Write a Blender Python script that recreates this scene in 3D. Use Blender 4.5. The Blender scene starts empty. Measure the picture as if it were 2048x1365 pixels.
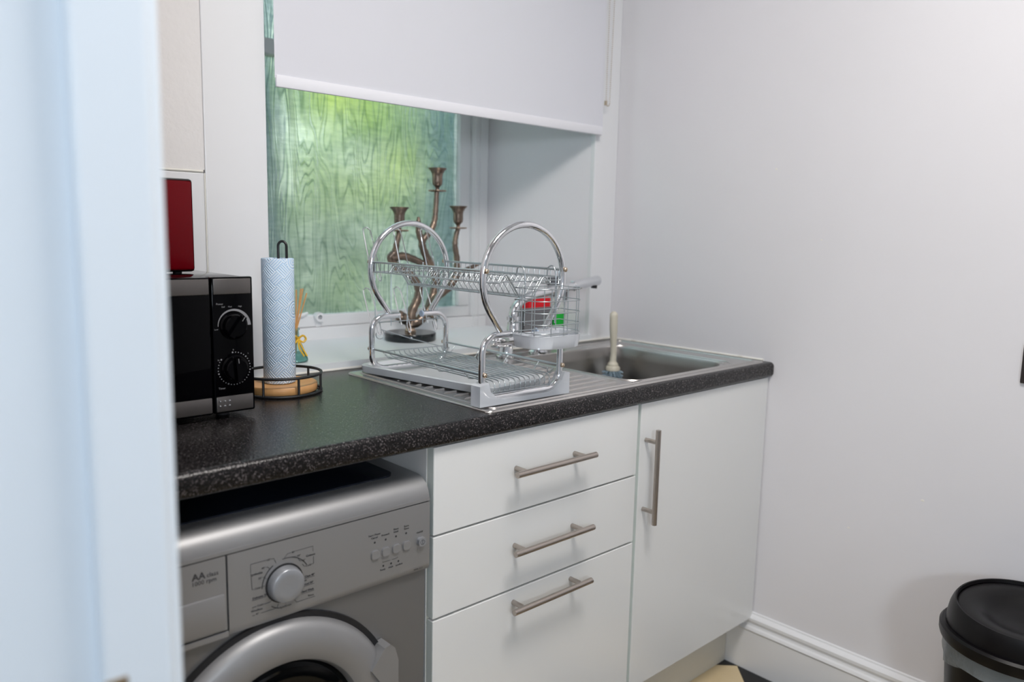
import bpy, bmesh, math, random
from mathutils import Vector, Matrix
random.seed(7)
PI = math.pi
SC = bpy.context.scene
COL = SC.collection

# ------------------------------------------------------------------ camera
YAW, PITCH, ROLL, FPX = .74517, -.13911, .02157, 1561.97
f = Vector((math.sin(YAW)*math.cos(PITCH), math.cos(YAW)*math.cos(PITCH), math.sin(PITCH)))
r0 = Vector((math.cos(YAW), -math.sin(YAW), 0)); u0 = r0.cross(f)
rr = r0*math.cos(ROLL)+u0*math.sin(ROLL); uu = -r0*math.sin(ROLL)+u0*math.cos(ROLL)
cd = bpy.data.cameras.new('camera'); cam = bpy.data.objects.new('camera', cd); COL.objects.link(cam)
M = Matrix((rr, uu, -f)).transposed().to_4x4(); M.translation = (-1.95773, -1.07497, 1.2391)
cam.matrix_world = M
cd.sensor_width = 36; cd.sensor_fit = 'HORIZONTAL'; cd.lens = FPX/2048*36
cd.clip_start = .02; cd.clip_end = 100
cd.dof.use_dof = True; cd.dof.focus_distance = 1.55; cd.dof.aperture_fstop = 2.5; cd.dof.aperture_blades = 7
SC.camera = cam

# ------------------------------------------------------------------ world, lights, exposure
W = bpy.data.worlds.new('world'); SC.world = W; W.use_nodes = True
wn = W.node_tree.nodes; wl = W.node_tree.links
bg = wn['Background']
tc = wn.new('ShaderNodeTexCoord'); sx = wn.new('ShaderNodeSeparateXYZ'); cr = wn.new('ShaderNodeValToRGB')
wl.new(tc.outputs['Generated'], sx.inputs[0]); wl.new(sx.outputs['Z'], cr.inputs[0]); wl.new(cr.outputs[0], bg.inputs['Color'])
cr.color_ramp.elements[0].color = (.75, .85, .95, 1); cr.color_ramp.elements[1].color = (.42, .62, .95, 1)
bg.inputs['Strength'].default_value = 3.6

def area(name, loc, target, size, power, color, sy=None):
    l = bpy.data.lights.new(name, 'AREA'); l.energy = power; l.color = color; l.size = size
    if sy: l.shape = 'RECTANGLE'; l.size_y = sy
    o = bpy.data.objects.new(name, l); COL.objects.link(o); o.location = loc
    o.rotation_euler = (Vector(target)-Vector(loc)).to_track_quat('-Z', 'Y').to_euler()
    return o
area('hall_window_light', (-2.60, -2.60, 1.62), (-.5, .6, 1.25), .42, 20, (.82, .915, 1.0))
area('kitchen_ceiling_light', (-1.10, -.80, 2.40), (-1.0, -.6, 0), .50, 23, (1.0, .955, .915))
area('hall_fill_light', (-2.5, -1.2, 2.40), (-2.3, -1.0, 0), .6, 4, (.86, .93, 1.0))  # fill lamp added to brighten the hall side, no known fixture
sl = bpy.data.lights.new('sun', 'SUN'); sl.energy = 4.5; sl.angle = .02; sl.color = (1, .95, .82)
so = bpy.data.objects.new('sun', sl); COL.objects.link(so); so.rotation_euler = Vector((.35, .75, -1.5)).to_track_quat('-Z', 'Y').to_euler()
SC.view_settings.view_transform = 'Standard'; SC.view_settings.look = 'None'
SC.view_settings.gamma = 1; SC.view_settings.use_curve_mapping = False
SC.view_settings.exposure = 0.17
try:
    SC.cycles.max_bounces = 14; SC.cycles.transmission_bounces = 10; SC.cycles.transparent_max_bounces = 12
    SC.cycles.glossy_bounces = 6; SC.cycles.caustics_reflective = False; SC.cycles.sample_clamp_indirect = 6
    SC.cycles.use_denoising = True
except Exception: pass

# ------------------------------------------------------------------ materials
MATS = {}
def mat(name, col, rough=.5, metal=0., bump=None, spec=None, trans=0., ior=None, coat=0., alpha=None, emis=None, var=None, sss=0.):
    if name in MATS: return MATS[name]
    m = bpy.data.materials.new(name); m.use_nodes = True; MATS[name] = m
    n = m.node_tree.nodes; l = m.node_tree.links; b = n['Principled BSDF']
    b.inputs['Base Color'].default_value = (*col, 1); b.inputs['Roughness'].default_value = rough
    b.inputs['Metallic'].default_value = metal
    if spec is not None: b.inputs['Specular IOR Level'].default_value = spec
    if trans: b.inputs['Transmission Weight'].default_value = trans
    if ior: b.inputs['IOR'].default_value = ior
    if coat: b.inputs['Coat Weight'].default_value = coat; b.inputs['Coat Roughness'].default_value = .06
    if alpha is not None: b.inputs['Alpha'].default_value = alpha
    if sss: b.inputs['Subsurface Weight'].default_value = sss; b.inputs['Subsurface Radius'].default_value = (.01, .01, .01)
    co = n.new('ShaderNodeTexCoord')
    if bump:
        sc, st, dist = bump[:3]; mp = n.new('ShaderNodeMapping'); t = n.new('ShaderNodeTexNoise'); bp = n.new('ShaderNodeBump')
        if len(bump) > 3: mp.inputs['Scale'].default_value = bump[3]
        t.inputs['Scale'].default_value = sc; t.inputs['Detail'].default_value = 6
        bp.inputs['Strength'].default_value = st; bp.inputs['Distance'].default_value = dist
        l.new(co.outputs['Object'], mp.inputs[0]); l.new(mp.outputs[0], t.inputs['Vector']); l.new(t.outputs['Fac'], bp.inputs['Height'])
        l.new(bp.outputs[0], b.inputs['Normal'])
    if var:      # (scale, other colour, ramp lo, ramp hi, mapping scale)
        mp = n.new('ShaderNodeMapping'); t = n.new('ShaderNodeTexNoise'); rp = n.new('ShaderNodeValToRGB')
        if len(var) > 4: mp.inputs['Scale'].default_value = var[4]
        t.inputs['Scale'].default_value = var[0]; t.inputs['Detail'].default_value = 5
        rp.color_ramp.elements[0].position = var[2]; rp.color_ramp.elements[1].position = var[3]
        rp.color_ramp.elements[0].color = (*col, 1); rp.color_ramp.elements[1].color = (*var[1], 1)
        l.new(co.outputs['Object'], mp.inputs[0]); l.new(mp.outputs[0], t.inputs['Vector']); l.new(t.outputs['Fac'], rp.inputs[0])
        l.new(rp.outputs[0], b.inputs['Base Color'])
    return m
m_wall = mat('wall_paint', (.74, .73, .755), .55, bump=(60, .12, .002), var=(1.4, (.70, .69, .715), .35, .75))
m_paper = mat('textured_wallpaper', (.74, .72, .71), .7, bump=(55, .5, .003))
m_gloss = mat('gloss_white_paint', (.77, .775, .79), .28, bump=(25, .1, .002))
m_frame = mat('door_frame_paint', (.755, .815, .875), .3, bump=(18, .08, .002))
m_sill = mat('sill_paint', (.80, .83, .85), .35, bump=(30, .06, .001))
m_blind = mat('blind_fabric', (.72, .72, .77), .85, bump=(900, .15, .0004))
_n = m_blind.node_tree.nodes; _l = m_blind.node_tree.links
_t = _n.new('ShaderNodeBsdfTranslucent'); _t.inputs['Color'].default_value = (.8, .82, .88, 1)
_m = _n.new('ShaderNodeMixShader'); _m.inputs[0].default_value = .08
_l.new(_n['Principled BSDF'].outputs[0], _m.inputs[1]); _l.new(_t.outputs[0], _m.inputs[2]); _l.new(_m.outputs[0], _n['Material Output'].inputs['Surface'])
m_rail = mat('blind_hem', (.80, .80, .84), .7)
m_caulk = mat('caulk', (.78, .76, .70), .5, var=(14, (.42, .38, .30), .60, .78))
m_lam = mat('white_laminate', (.745, .75, .745), .22, bump=(500, .02, .0002))
m_edge = mat('laminate_edge', (.64, .69, .66), .35)
m_groove = mat('carcase_edge', (.60, .60, .52), .5)
m_plinth = mat('plinth_white', (.62, .60, .54), .4)
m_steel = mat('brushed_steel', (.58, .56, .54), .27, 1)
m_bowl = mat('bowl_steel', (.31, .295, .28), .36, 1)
m_chrome = mat('chrome', (.80, .81, .83), .06, 1)
m_wire = mat('chrome_wire', (.50, .54, .56), .30, 1)
m_nickel = mat('brushed_nickel', (.46, .41, .37), .30, 1)
m_brass = mat('warm_bolt_metal', (.62, .50, .38), .2, 1)
m_silver = mat('silver_plastic', (.31, .31, .315), .46, .55, bump=(400, .03, .0002))
m_silver2 = mat('silver_body', (.20, .20, .205), .38, .5)
m_knob = mat('silver_knob', (.30, .31, .33), .30, .35)
m_print = mat('dark_print', (.035, .035, .04), .5)
m_white_print = mat('pale_print', (.22, .22, .23), .5)
m_dkprint = mat('faint_print', (.22, .22, .23), .5)
m_black = mat('black_gloss', (.001, .001, .0015), .05, spec=.10)
m_blackmat = mat('black_plastic', (.004, .004, .0045), .38, spec=.3)
m_bin = mat('bin_plastic', (.0035, .003, .0035), .36, spec=.25, bump=(300, .05, .0002))
m_rubber = mat('dark_rubber', (.01, .01, .012), .6)
m_lid = mat('dark_smoked_lid', (.012, .016, .026), .2)
m_red = mat('deep_red_gloss', (.12, .0, .003), .25, spec=.2)
m_mwsteel = mat('microwave_steel', (.15, .14, .135), .33, .75, bump=(20, .15, .0003, (1, 1, 60)))
m_wood = mat('bamboo_wood', (.62, .33, .13), .45, var=(6, (.56, .29, .11), .35, .7, (1, 22, 1)))
m_blackwire = mat('black_powder_coat', (.008, .008, .009), .45)
m_paperbody = mat('white_tray_plastic', (.86, .89, .92), .3, alpha=.88)
m_foot = mat('frosted_plastic', (.76, .79, .84), .35, alpha=.60)
m_bronze = mat('antique_bronze', (.20, .155, .125), .32, .85, bump=(70, .4, .003), var=(30, (.30, .225, .17), .45, .62))
m_bronzehi = mat('worn_bronze_edge', (.48, .36, .27), .3, .9)
m_marble = mat('black_marble', (.010, .014, .016), .12)
m_grey = mat('grey_caddy_plastic', (.20, .20, .21), .5)
m_dkgrey = mat('dark_grey_trigger', (.12, .125, .14), .45)
m_sponge = mat('red_sponge', (.75, .01, .02), .8, bump=(300, .5, .001))
m_green = mat('green_label', (.0, .42, .03), .4)
m_clear = mat('milky_clear_plastic', (.72, .76, .72), .15, alpha=.6)
m_handle = mat('cream_silicone', (.60, .56, .46), .45)
m_bristle = mat('blue_grey_bristles', (.22, .30, .36), .6)
m_reed = mat('reed', (.66, .35, .13), .7)
m_ribbon = mat('gold_ribbon', (.80, .48, .03), .4)
m_bag = mat('grey_liner_bag', (.15, .17, .18), .3, bump=(25, .8, .01))
m_socket = mat('dark_bronze_plate', (.055, .045, .045), .35, .6)
m_chain = mat('beige_chain', (.40, .33, .24), .5)
m_cream = mat('cream_tile', (.72, .58, .36), .35, var=(7, (.66, .52, .31), .4, .7))
m_blktile = mat('black_tile', (.006, .006, .007), .3)
m_grout = mat('floor_base', (.03, .028, .025), .7)
m_bluecap = mat('pale_blue_cap', (.42, .52, .66), .4)
m_latch = mat('latch_brass', (.30, .22, .13), .4, .7)
m_brick = mat('yard_wall', (.09, .17, .21), .9, bump=(12, .6, .02))
m_yard = mat('yard_ground', (.16, .19, .15), .9)
m_ceil = mat('ceiling_paint', (.82, .82, .82), .8)
m_hallwall = mat('hall_paint', (.76, .79, .83), .7)
m_barrel = mat('door_glass_dark', (.0015, .002, .0025), .06, spec=.14)

def worktop_mat():
    m = bpy.data.materials.new('speckled_black_laminate'); m.use_nodes = True
    n = m.node_tree.nodes; l = m.node_tree.links; b = n['Principled BSDF']; b.inputs['Roughness'].default_value = .24
    b.inputs['Specular IOR Level'].default_value = .36
    co = n.new('ShaderNodeTexCoord')
    t = n.new('ShaderNodeTexNoise'); t.inputs['Scale'].default_value = 330; t.inputs['Detail'].default_value = 3; t.inputs['Roughness'].default_value = .6
    rp = n.new('ShaderNodeValToRGB'); e = rp.color_ramp.elements
    e[0].position = .44; e[0].color = (.003, .0028, .003, 1); e[1].position = .70; e[1].color = (.13, .115, .115, 1)
    x = e.new(.56); x.color = (.014, .012, .0125, 1)
    l.new(co.outputs['Object'], t.inputs['Vector']); l.new(t.outputs['Fac'], rp.inputs[0]); l.new(rp.outputs[0], b.inputs['Base Color'])
    t2 = n.new('ShaderNodeTexNoise'); t2.inputs['Scale'].default_value = 300; bp = n.new('ShaderNodeBump'); bp.inputs['Strength'].default_value = .7; bp.inputs['Distance'].default_value = .0010
    l.new(co.outputs['Object'], t2.inputs['Vector']); l.new(t2.outputs['Fac'], bp.inputs['Height']); l.new(bp.outputs[0], b.inputs['Normal'])
    return m
m_work = worktop_mat()

def pane_mat():
    m = bpy.data.materials.new('obscured_patterned_glass'); m.use_nodes = True
    n = m.node_tree.nodes; l = m.node_tree.links
    for x in list(n): n.remove(x)
    out = n.new('ShaderNodeOutputMaterial'); co = n.new('ShaderNodeTexCoord')
    mp = n.new('ShaderNodeMapping'); mp.inputs['Scale'].default_value = (1, 1, .16)
    l.new(co.outputs['Object'], mp.inputs[0])
    nz = n.new('ShaderNodeTexNoise'); nz.inputs['Scale'].default_value = 9; nz.inputs['Detail'].default_value = 2.2
    l.new(mp.outputs[0], nz.inputs['Vector'])
    # contour lines of a stretched noise: the wood grain pattern pressed into the glass
    mu = n.new('ShaderNodeMath'); mu.operation = 'MULTIPLY'; mu.inputs[1].default_value = 26
    fr = n.new('ShaderNodeMath'); fr.operation = 'PINGPONG'; fr.inputs[1].default_value = .5
    l.new(nz.outputs['Fac'], mu.inputs[0]); l.new(mu.outputs[0], fr.inputs[0])
    r1 = n.new('ShaderNodeValToRGB'); r1.color_ramp.elements[0].position = .0; r1.color_ramp.elements[1].position = .20
    l.new(fr.outputs[0], r1.inputs[0])
    mp2 = n.new('ShaderNodeMapping'); mp2.inputs['Scale'].default_value = (.35, 1, 1.6)
    l.new(co.outputs['Object'], mp2.inputs[0])
    n2 = n.new('ShaderNodeTexNoise'); n2.inputs['Scale'].default_value = 75; n2.inputs['Detail'].default_value = 3
    l.new(mp2.outputs[0], n2.inputs['Vector'])
    mp3 = n.new('ShaderNodeMapping'); mp3.inputs['Scale'].default_value = (1, 1, .05)
    l.new(co.outputs['Object'], mp3.inputs[0])
    n3 = n.new('ShaderNodeTexNoise'); n3.inputs['Scale'].default_value = 160; n3.inputs['Detail'].default_value = 2
    l.new(mp3.outputs[0], n3.inputs['Vector'])
    a1 = n.new('ShaderNodeMath'); a1.operation = 'MULTIPLY_ADD'; a1.inputs[1].default_value = 1.5
    l.new(n2.outputs['Fac'], a1.inputs[0]); l.new(r1.outputs[0], a1.inputs[2])
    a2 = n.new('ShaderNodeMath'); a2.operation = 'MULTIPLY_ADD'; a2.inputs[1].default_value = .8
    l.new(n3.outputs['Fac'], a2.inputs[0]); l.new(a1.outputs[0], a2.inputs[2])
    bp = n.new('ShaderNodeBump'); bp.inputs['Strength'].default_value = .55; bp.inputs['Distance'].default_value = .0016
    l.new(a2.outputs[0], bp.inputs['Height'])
    relief_shade = n.new('ShaderNodeValToRGB'); relief_shade.color_ramp.elements[0].position = .22; relief_shade.color_ramp.elements[1].position = .74  # relief shading of the pressed pattern, painted into the glass colour
    relief_shade.color_ramp.elements[0].color = (.46, .54, .46, 1); relief_shade.color_ramp.elements[1].color = (1, 1, .92, 1)
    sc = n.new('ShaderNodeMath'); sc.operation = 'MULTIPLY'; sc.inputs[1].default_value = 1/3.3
    l.new(a2.outputs[0], sc.inputs[0]); l.new(sc.outputs[0], relief_shade.inputs[0])
    rf = n.new('ShaderNodeBsdfRefraction'); rf.inputs['Roughness'].default_value = .50; rf.inputs['IOR'].default_value = 1.14
    tl = n.new('ShaderNodeBsdfTranslucent'); gl = n.new('ShaderNodeBsdfGlossy'); gl.inputs['Roughness'].default_value = .22
    df = n.new('ShaderNodeBsdfDiffuse'); df.inputs['Color'].default_value = (.45, .55, .52, 1)
    for s in (gl, df, rf): l.new(bp.outputs[0], s.inputs['Normal'])
    l.new(relief_shade.outputs[0], rf.inputs['Color']); l.new(relief_shade.outputs[0], tl.inputs['Color'])
    m1 = n.new('ShaderNodeMixShader'); m1.inputs[0].default_value = .08; l.new(rf.outputs[0], m1.inputs[1]); l.new(tl.outputs[0], m1.inputs[2])
    m2 = n.new('ShaderNodeMixShader'); m2.inputs[0].default_value = .10; l.new(m1.outputs[0], m2.inputs[1]); l.new(df.outputs[0], m2.inputs[2])
    m3 = n.new('ShaderNodeMixShader'); m3.inputs[0].default_value = .05; l.new(m2.outputs[0], m3.inputs[1]); l.new(gl.outputs[0], m3.inputs[2])
    l.new(m3.outputs[0], out.inputs['Surface'])
    return m
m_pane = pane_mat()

def towel_mat():
    m = bpy.data.materials.new('embossed_kitchen_paper'); m.use_nodes = True
    n = m.node_tree.nodes; l = m.node_tree.links; b = n['Principled BSDF']; b.inputs['Roughness'].default_value = .85
    co = n.new('ShaderNodeTexCoord'); uv = co.outputs['UV']
    # basket weave of diagonal strokes: checker of +45 and -45 degree stripes in UV space
    rot = n.new('ShaderNodeMapping'); rot.inputs['Rotation'].default_value = (0, 0, PI/4); l.new(uv, rot.inputs[0])
    sp = n.new('ShaderNodeSeparateXYZ'); l.new(rot.outputs[0], sp.inputs[0])
    def wave(src, k):
        a = n.new('ShaderNodeMath'); a.operation = 'MULTIPLY'; a.inputs[1].default_value = k; l.new(src, a.inputs[0])
        s = n.new('ShaderNodeMath'); s.operation = 'SINE'; l.new(a.outputs[0], s.inputs[0]); return s.outputs[0]
    wx = wave(sp.outputs['X'], 2*PI*230); wy = wave(sp.outputs['Y'], 2*PI*230)
    ck = n.new('ShaderNodeTexChecker'); ck.inputs['Scale'].default_value = 46; l.new(rot.outputs[0], ck.inputs['Vector'])
    mx = n.new('ShaderNodeMix'); l.new(ck.outputs['Fac'], mx.inputs[0]); l.new(wx, mx.inputs[2]); l.new(wy, mx.inputs[3])
    # embossed rosettes: concentric rings
    dv = n.new('ShaderNodeMapping'); dv.inputs['Scale'].default_value = (10, 10, 1); l.new(uv, dv.inputs[0])
    fx = n.new('ShaderNodeVectorMath'); fx.operation = 'FRACTION'; l.new(dv.outputs[0], fx.inputs[0])
    sb = n.new('ShaderNodeVectorMath'); sb.operation = 'SUBTRACT'; sb.inputs[1].default_value = (.5, .5, 0); l.new(fx.outputs[0], sb.inputs[0])
    ln = n.new('ShaderNodeVectorMath'); ln.operation = 'LENGTH'; l.new(sb.outputs[0], ln.inputs[0])
    ring = wave(ln.outputs['Value'], 2*PI*17)
    lt = n.new('ShaderNodeMath'); lt.operation = 'LESS_THAN'; lt.inputs[1].default_value = .20; l.new(ln.outputs['Value'], lt.inputs[0])
    m2 = n.new('ShaderNodeMix'); l.new(lt.outputs[0], m2.inputs[0]); l.new(mx.outputs[0], m2.inputs[2]); l.new(ring, m2.inputs[3])
    bp = n.new('ShaderNodeBump'); bp.inputs['Strength'].default_value = .45; bp.inputs['Distance'].default_value = .0012
    l.new(m2.outputs[0], bp.inputs['Height']); l.new(bp.outputs[0], b.inputs['Normal'])
    rp = n.new('ShaderNodeValToRGB'); rp.color_ramp.elements[0].color = (.38, .57, .80, 1); rp.color_ramp.elements[1].color = (.70, .80, .90, 1)
    rp.color_ramp.elements[0].position = 0; rp.color_ramp.elements[1].position = .62
    mr = n.new('ShaderNodeMath'); mr.operation = 'MULTIPLY_ADD'; mr.inputs[1].default_value = .5; mr.inputs[2].default_value = .5
    l.new(m2.outputs[0], mr.inputs[0]); l.new(mr.outputs[0], rp.inputs[0]); l.new(rp.outputs[0], b.inputs['Base Color'])
    return m
m_towel = towel_mat()

def leaf_mat():
    m = bpy.data.materials.new('garden_leaves'); m.use_nodes = True
    n = m.node_tree.nodes; l = m.node_tree.links; b = n['Principled BSDF']; b.inputs['Roughness'].default_value = .6
    co = n.new('ShaderNodeTexCoord'); t = n.new('ShaderNodeTexNoise'); t.inputs['Scale'].default_value = 2.2; t.inputs['Detail'].default_value = 2
    rp = n.new('ShaderNodeValToRGB'); e = rp.color_ramp.elements
    e[0].position = .42; e[0].color = (.05, .15, .07, 1); e[1].position = .64; e[1].color = (.70, .80, .0, 1)  # yellow-green end paints sunlit patches into the leaf colour
    e.new(.52).color = (.20, .40, .06, 1)
    l.new(co.outputs['Object'], t.inputs['Vector']); l.new(t.outputs['Fac'], rp.inputs[0]); l.new(rp.outputs[0], b.inputs['Base Color'])
    b.inputs['Subsurface Weight'].default_value = 0
    return m
m_leaf = leaf_mat()

# ------------------------------------------------------------------ mesh helpers
class MB:
    """collects shapes, then links them as ONE mesh object"""
    def __init__(s): s.v = []; s.f = []; s.uv = None
    def add(s, vs, fs):
        o = len(s.v); s.v += [Vector(q) for q in vs]; s.f += [tuple(i+o for i in q) for q in fs]; return s
    def bm(s, b):
        b.verts.ensure_lookup_table(); b.verts.index_update()
        s.add([q.co.copy() for q in b.verts], [[w.index for w in q.verts] for q in b.faces]); b.free(); return s
    def box(s, a, b, bev=0, seg=2):
        bb = bmesh.new(); bmesh.ops.create_cube(bb, size=1)
        a = Vector(a); b = Vector(b)
        for q in bb.verts: q.co = Vector([(a[i]+b[i])/2+q.co[i]*(b[i]-a[i]) for i in range(3)])
        if bev: bmesh.ops.bevel(bb, geom=list(bb.edges), offset=bev, segments=seg, affect='EDGES', profile=.5)
        return s.bm(bb)
    def tube(s, pts, r, n=10, closed=False, cap=True):
        P = [Vector(q) for q in pts]; N = len(P)
        R = r if isinstance(r, (list, tuple)) else [r]*N
        T = []
        for i in range(N):
            a = P[(i-1) % N] if (closed or i > 0) else P[i]; b = P[(i+1) % N] if (closed or i < N-1) else P[i]
            t = (b-a); T.append(t.normalized() if t.length > 1e-9 else Vector((0, 0, 1)))
        up = Vector((0, 0, 1)) if abs(T[0].z) < .9 else Vector((1, 0, 0))
        nx = T[0].cross(up).normalized(); vs = []; fs = []
        for i in range(N):
            nx = (nx-T[i]*nx.dot(T[i])).normalized(); ny = T[i].cross(nx)
            for k in range(n):
                a = 2*PI*k/n; vs.append(P[i]+(nx*math.cos(a)+ny*math.sin(a))*R[i])
        for i in range(N if closed else N-1):
            j = (i+1) % N
            sh = 0
            if closed and j == 0:
                best = 1e9
                for q in range(n):
                    d = (vs[i*n]-vs[q]).length
                    if d < best: best = d; sh = q
            for k in range(n):
                fs.append((i*n+k, i*n+(k+1) % n, j*n+(k+1+sh) % n, j*n+(k+sh) % n))
        if cap and not closed:
            fs.append(tuple(range(n-1, -1, -1))); fs.append(tuple((N-1)*n+k for k in range(n)))
        return s.add(vs, fs)
    def cyl(s, a, b, r, n=20, r2=None): return s.tube([a, b], [r, r if r2 is None else r2], n)
    def lathe(s, prof, c=(0, 0, 0), n=40, axis='z', cap=False):
        """profile of (radius, height) about an axis through c"""
        vs = []; fs = []
        for (r_, h) in prof:
            for k in range(n):
                a = 2*PI*k/n; x, y = r_*math.cos(a), r_*math.sin(a)
                q = (x, y, h) if axis == 'z' else ((x, h, y) if axis == 'y' else (h, x, y))
                vs.append(Vector(c)+Vector(q))
        for i in range(len(prof)-1):
            for k in range(n): fs.append((i*n+k, i*n+(k+1) % n, (i+1)*n+(k+1) % n, (i+1)*n+k))
        if cap:
            fs.append(tuple(range(n-1, -1, -1))); m_ = (len(prof)-1)*n; fs.append(tuple(m_+k for k in range(n)))
        return s.add(vs, fs)
    def prism(s, poly, a, b, axis='x'):
        """polygon extruded between a and b along an axis; poly gives the two other coordinates in order"""
        def q(p, t): return (t, p[0], p[1]) if axis == 'x' else ((p[0], t, p[1]) if axis == 'y' else (p[0], p[1], t))
        n = len(poly); vs = [q(p, a) for p in poly]+[q(p, b) for p in poly]
        fs = [tuple(range(n)), tuple(range(2*n-1, n-1, -1))]+[(i, n+i, n+(i+1) % n, (i+1) % n) for i in range(n)]
        return s.add(vs, fs)
    def ball(s, c, r, sub=2, sc=(1, 1, 1)):
        bb = bmesh.new(); bmesh.ops.create_icosphere(bb, subdivisions=sub, radius=r)
        for q in bb.verts: q.co = Vector([c[i]+q.co[i]*sc[i] for i in range(3)])
        return s.bm(bb)
    def build(s, name, m, parent=None, smooth=True, off=None, angle=40):
        o_ = Vector(off) if off is not None else (OFF.get(parent.name, Vector()) if parent else Vector())
        me = bpy.data.meshes.new(name); me.from_pydata([q-o_ for q in s.v], [], s.f); me.update()
        b = bmesh.new(); b.from_mesh(me); bmesh.ops.recalc_face_normals(b, faces=b.faces)
        if smooth:
            ca = math.radians(angle)
            for q in b.faces: q.smooth = True
            for e in b.edges:
                if len(e.link_faces) == 2 and e.calc_face_angle(0) > ca: e.smooth = False
        b.to_mesh(me); b.free()
        me.materials.append(m)
        o = bpy.data.objects.new(name, me); COL.objects.link(o)
        if parent: o.parent = parent; OFF[o.name] = OFF.get(parent.name, Vector())
        elif off is not None: o.location = off; OFF[o.name] = Vector(off)
        return o
OFF = {}
def thing(name, label, cat, loc, rz=0, group=None, local=False):
    o = bpy.data.objects.new(name, None); COL.objects.link(o); o.location = loc; o.rotation_euler = (0, 0, rz)
    o.empty_display_size = .05
    o['label'] = label; o['category'] = cat
    if group: o['group'] = group
    OFF[o.name] = Vector() if local else Vector(loc); return o
def tag(o, label, cat, group=None, kind=None):
    o['label'] = label; o['category'] = cat
    if group: o['group'] = group
    if kind: o['kind'] = kind
    return o
def struct(o, label, cat):
    o['kind'] = 'structure'; o['label'] = label; o['category'] = cat; return o
def rrect(x0, x1, y0, y1, r, n=6):
    out = []
    for cx, cy, a0 in ((x1-r, y1-r, 0), (x0+r, y1-r, 90), (x0+r, y0+r, 180), (x1-r, y0+r, 270)):
        for k in range(n+1):
            a = math.radians(a0+90*k/n); out.append((cx+r*math.cos(a), cy+r*math.sin(a)))
    return out
def arc(cx, cy, r, a0, a1, n):
    return [(cx+r*math.cos(math.radians(a0+(a1-a0)*k/n)), cy+r*math.sin(math.radians(a0+(a1-a0)*k/n))) for k in range(n+1)]
def smoothline(pts, n=6):
    P = [Vector(p) for p in pts]; out = []
    for i in range(len(P)-1):
        a = P[max(i-1, 0)]; b = P[i]; c = P[i+1]; d = P[min(i+2, len(P)-1)]
        for k in range(n):
            t = k/n; out.append(.5*((2*b)+(c-a)*t+(2*a-5*b+4*c-d)*t*t+(3*b-a-3*c+d)*t**3))
    out.append(P[-1]); return out
def text(body, size, x, z, y, parent, m, name='lettering', align='CENTER', bold=0, sx=1.0):
    c = bpy.data.curves.new('t', 'FONT'); c.body = body; c.size = size; c.align_x = align; c.extrude = .00012; c.offset = bold
    c.resolution_u = 2
    t = bpy.data.objects.new('t', c); COL.objects.link(t)
    bpy.context.view_layer.update()
    me = bpy.data.meshes.new_from_object(t.evaluated_get(bpy.context.evaluated_depsgraph_get()))
    bpy.data.objects.remove(t); bpy.data.curves.remove(c)
    o_ = OFF.get(parent.name, Vector())
    for q in me.vertices:
        p = q.co.copy(); q.co = Vector((x+p.x*sx, y-p.z, z+p.y))-o_
    me.materials.clear(); me.materials.append(m); me.name = name
    o = bpy.data.objects.new(name, me); COL.objects.link(o); o.parent = parent; OFF[o.name] = o_
    return o

# ================================================================== ROOM
D = .572; DW = .590; WT = .92   # worktop zone depth, wall plane behind the boards, sill level
def ringwall(xa, xb, za, zb, ya, hx0, hx1, hz0, hz1, yb, bx0, bx1, bz0, bz1):
    m = MB()
    def q(a, b, c, d): m.add([a, b, c, d], [(0, 1, 2, 3)])
    O = [(xa, za), (xb, za), (xb, zb), (xa, zb)]; H = [(hx0, hz0), (hx1, hz0), (hx1, hz1), (hx0, hz1)]; B = [(bx0, bz0), (bx1, bz0), (bx1, bz1), (bx0, bz1)]
    for i in range(4):
        j = (i+1) % 4
        q((O[i][0], ya, O[i][1]), (O[j][0], ya, O[j][1]), (H[j][0], ya, H[j][1]), (H[i][0], ya, H[i][1]))
        q((H[i][0], ya, H[i][1]), (H[j][0], ya, H[j][1]), (B[j][0], yb, B[j][1]), (B[i][0], yb, B[i][1]))
        q((O[i][0], yb, O[i][1]), (O[j][0], yb, O[j][1]), (B[j][0], yb, B[j][1]), (B[i][0], yb, B[i][1]))
        q((O[i][0], ya, O[i][1]), (O[j][0], ya, O[j][1]), (O[j][0], yb, O[j][1]), (O[i][0], yb, O[i][1]))
    return m
wb = ringwall(-1.98, .1, 0, 2.45, DW, -1.176, -.107, .90, 2.2, .965, -1.075, -.232, .90, 2.15).build('wall_back', m_wall, smooth=False)
struct(wb, 'white back wall with deep splayed window opening', 'wall')
MB().box((-1.80, D+.004, 1.352), (-1.3122, DW+.001, 2.44)).build('wallpaper_panel', m_paper, wb, False)
MB().box((-1.80, D+.002, .905), (-1.3135, DW+.001, 1.346), .002).build('splashback_board', m_gloss, wb, False)
MB().tube([(-1.80, D+.003, 1.349), (-1.316, D+.003, 1.349)], .003, 6).build('caulk_bead', m_caulk, wb)
MB().tube([(-1.3135, D+.001, 1.346), (-1.3135, D+.001, .905)], .0016, 6).build('caulk_bead', m_caulk, wb)
def trimboard(n, x0, x1, z0, z1, lab):
    o = MB().box((x0, D, z0), (x1, DW+.001, z1), .0025).build('trim_%d' % n, m_gloss, None, False, off=(x0, D, z0)); return struct(o, lab, 'trim')
trimboard(1, -1.312, -1.176, .902, 2.44, 'wide white board left of the window')
trimboard(2, -.107, -.0, .902, 2.44, 'white board between window opening and right wall')
o = MB().box((0, -2.7, 0), (.1, 1.0, 2.45)).build('wall_right', m_wall, None, False); struct(o, 'plain white right wall', 'wall'); wr_ = o
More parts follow.
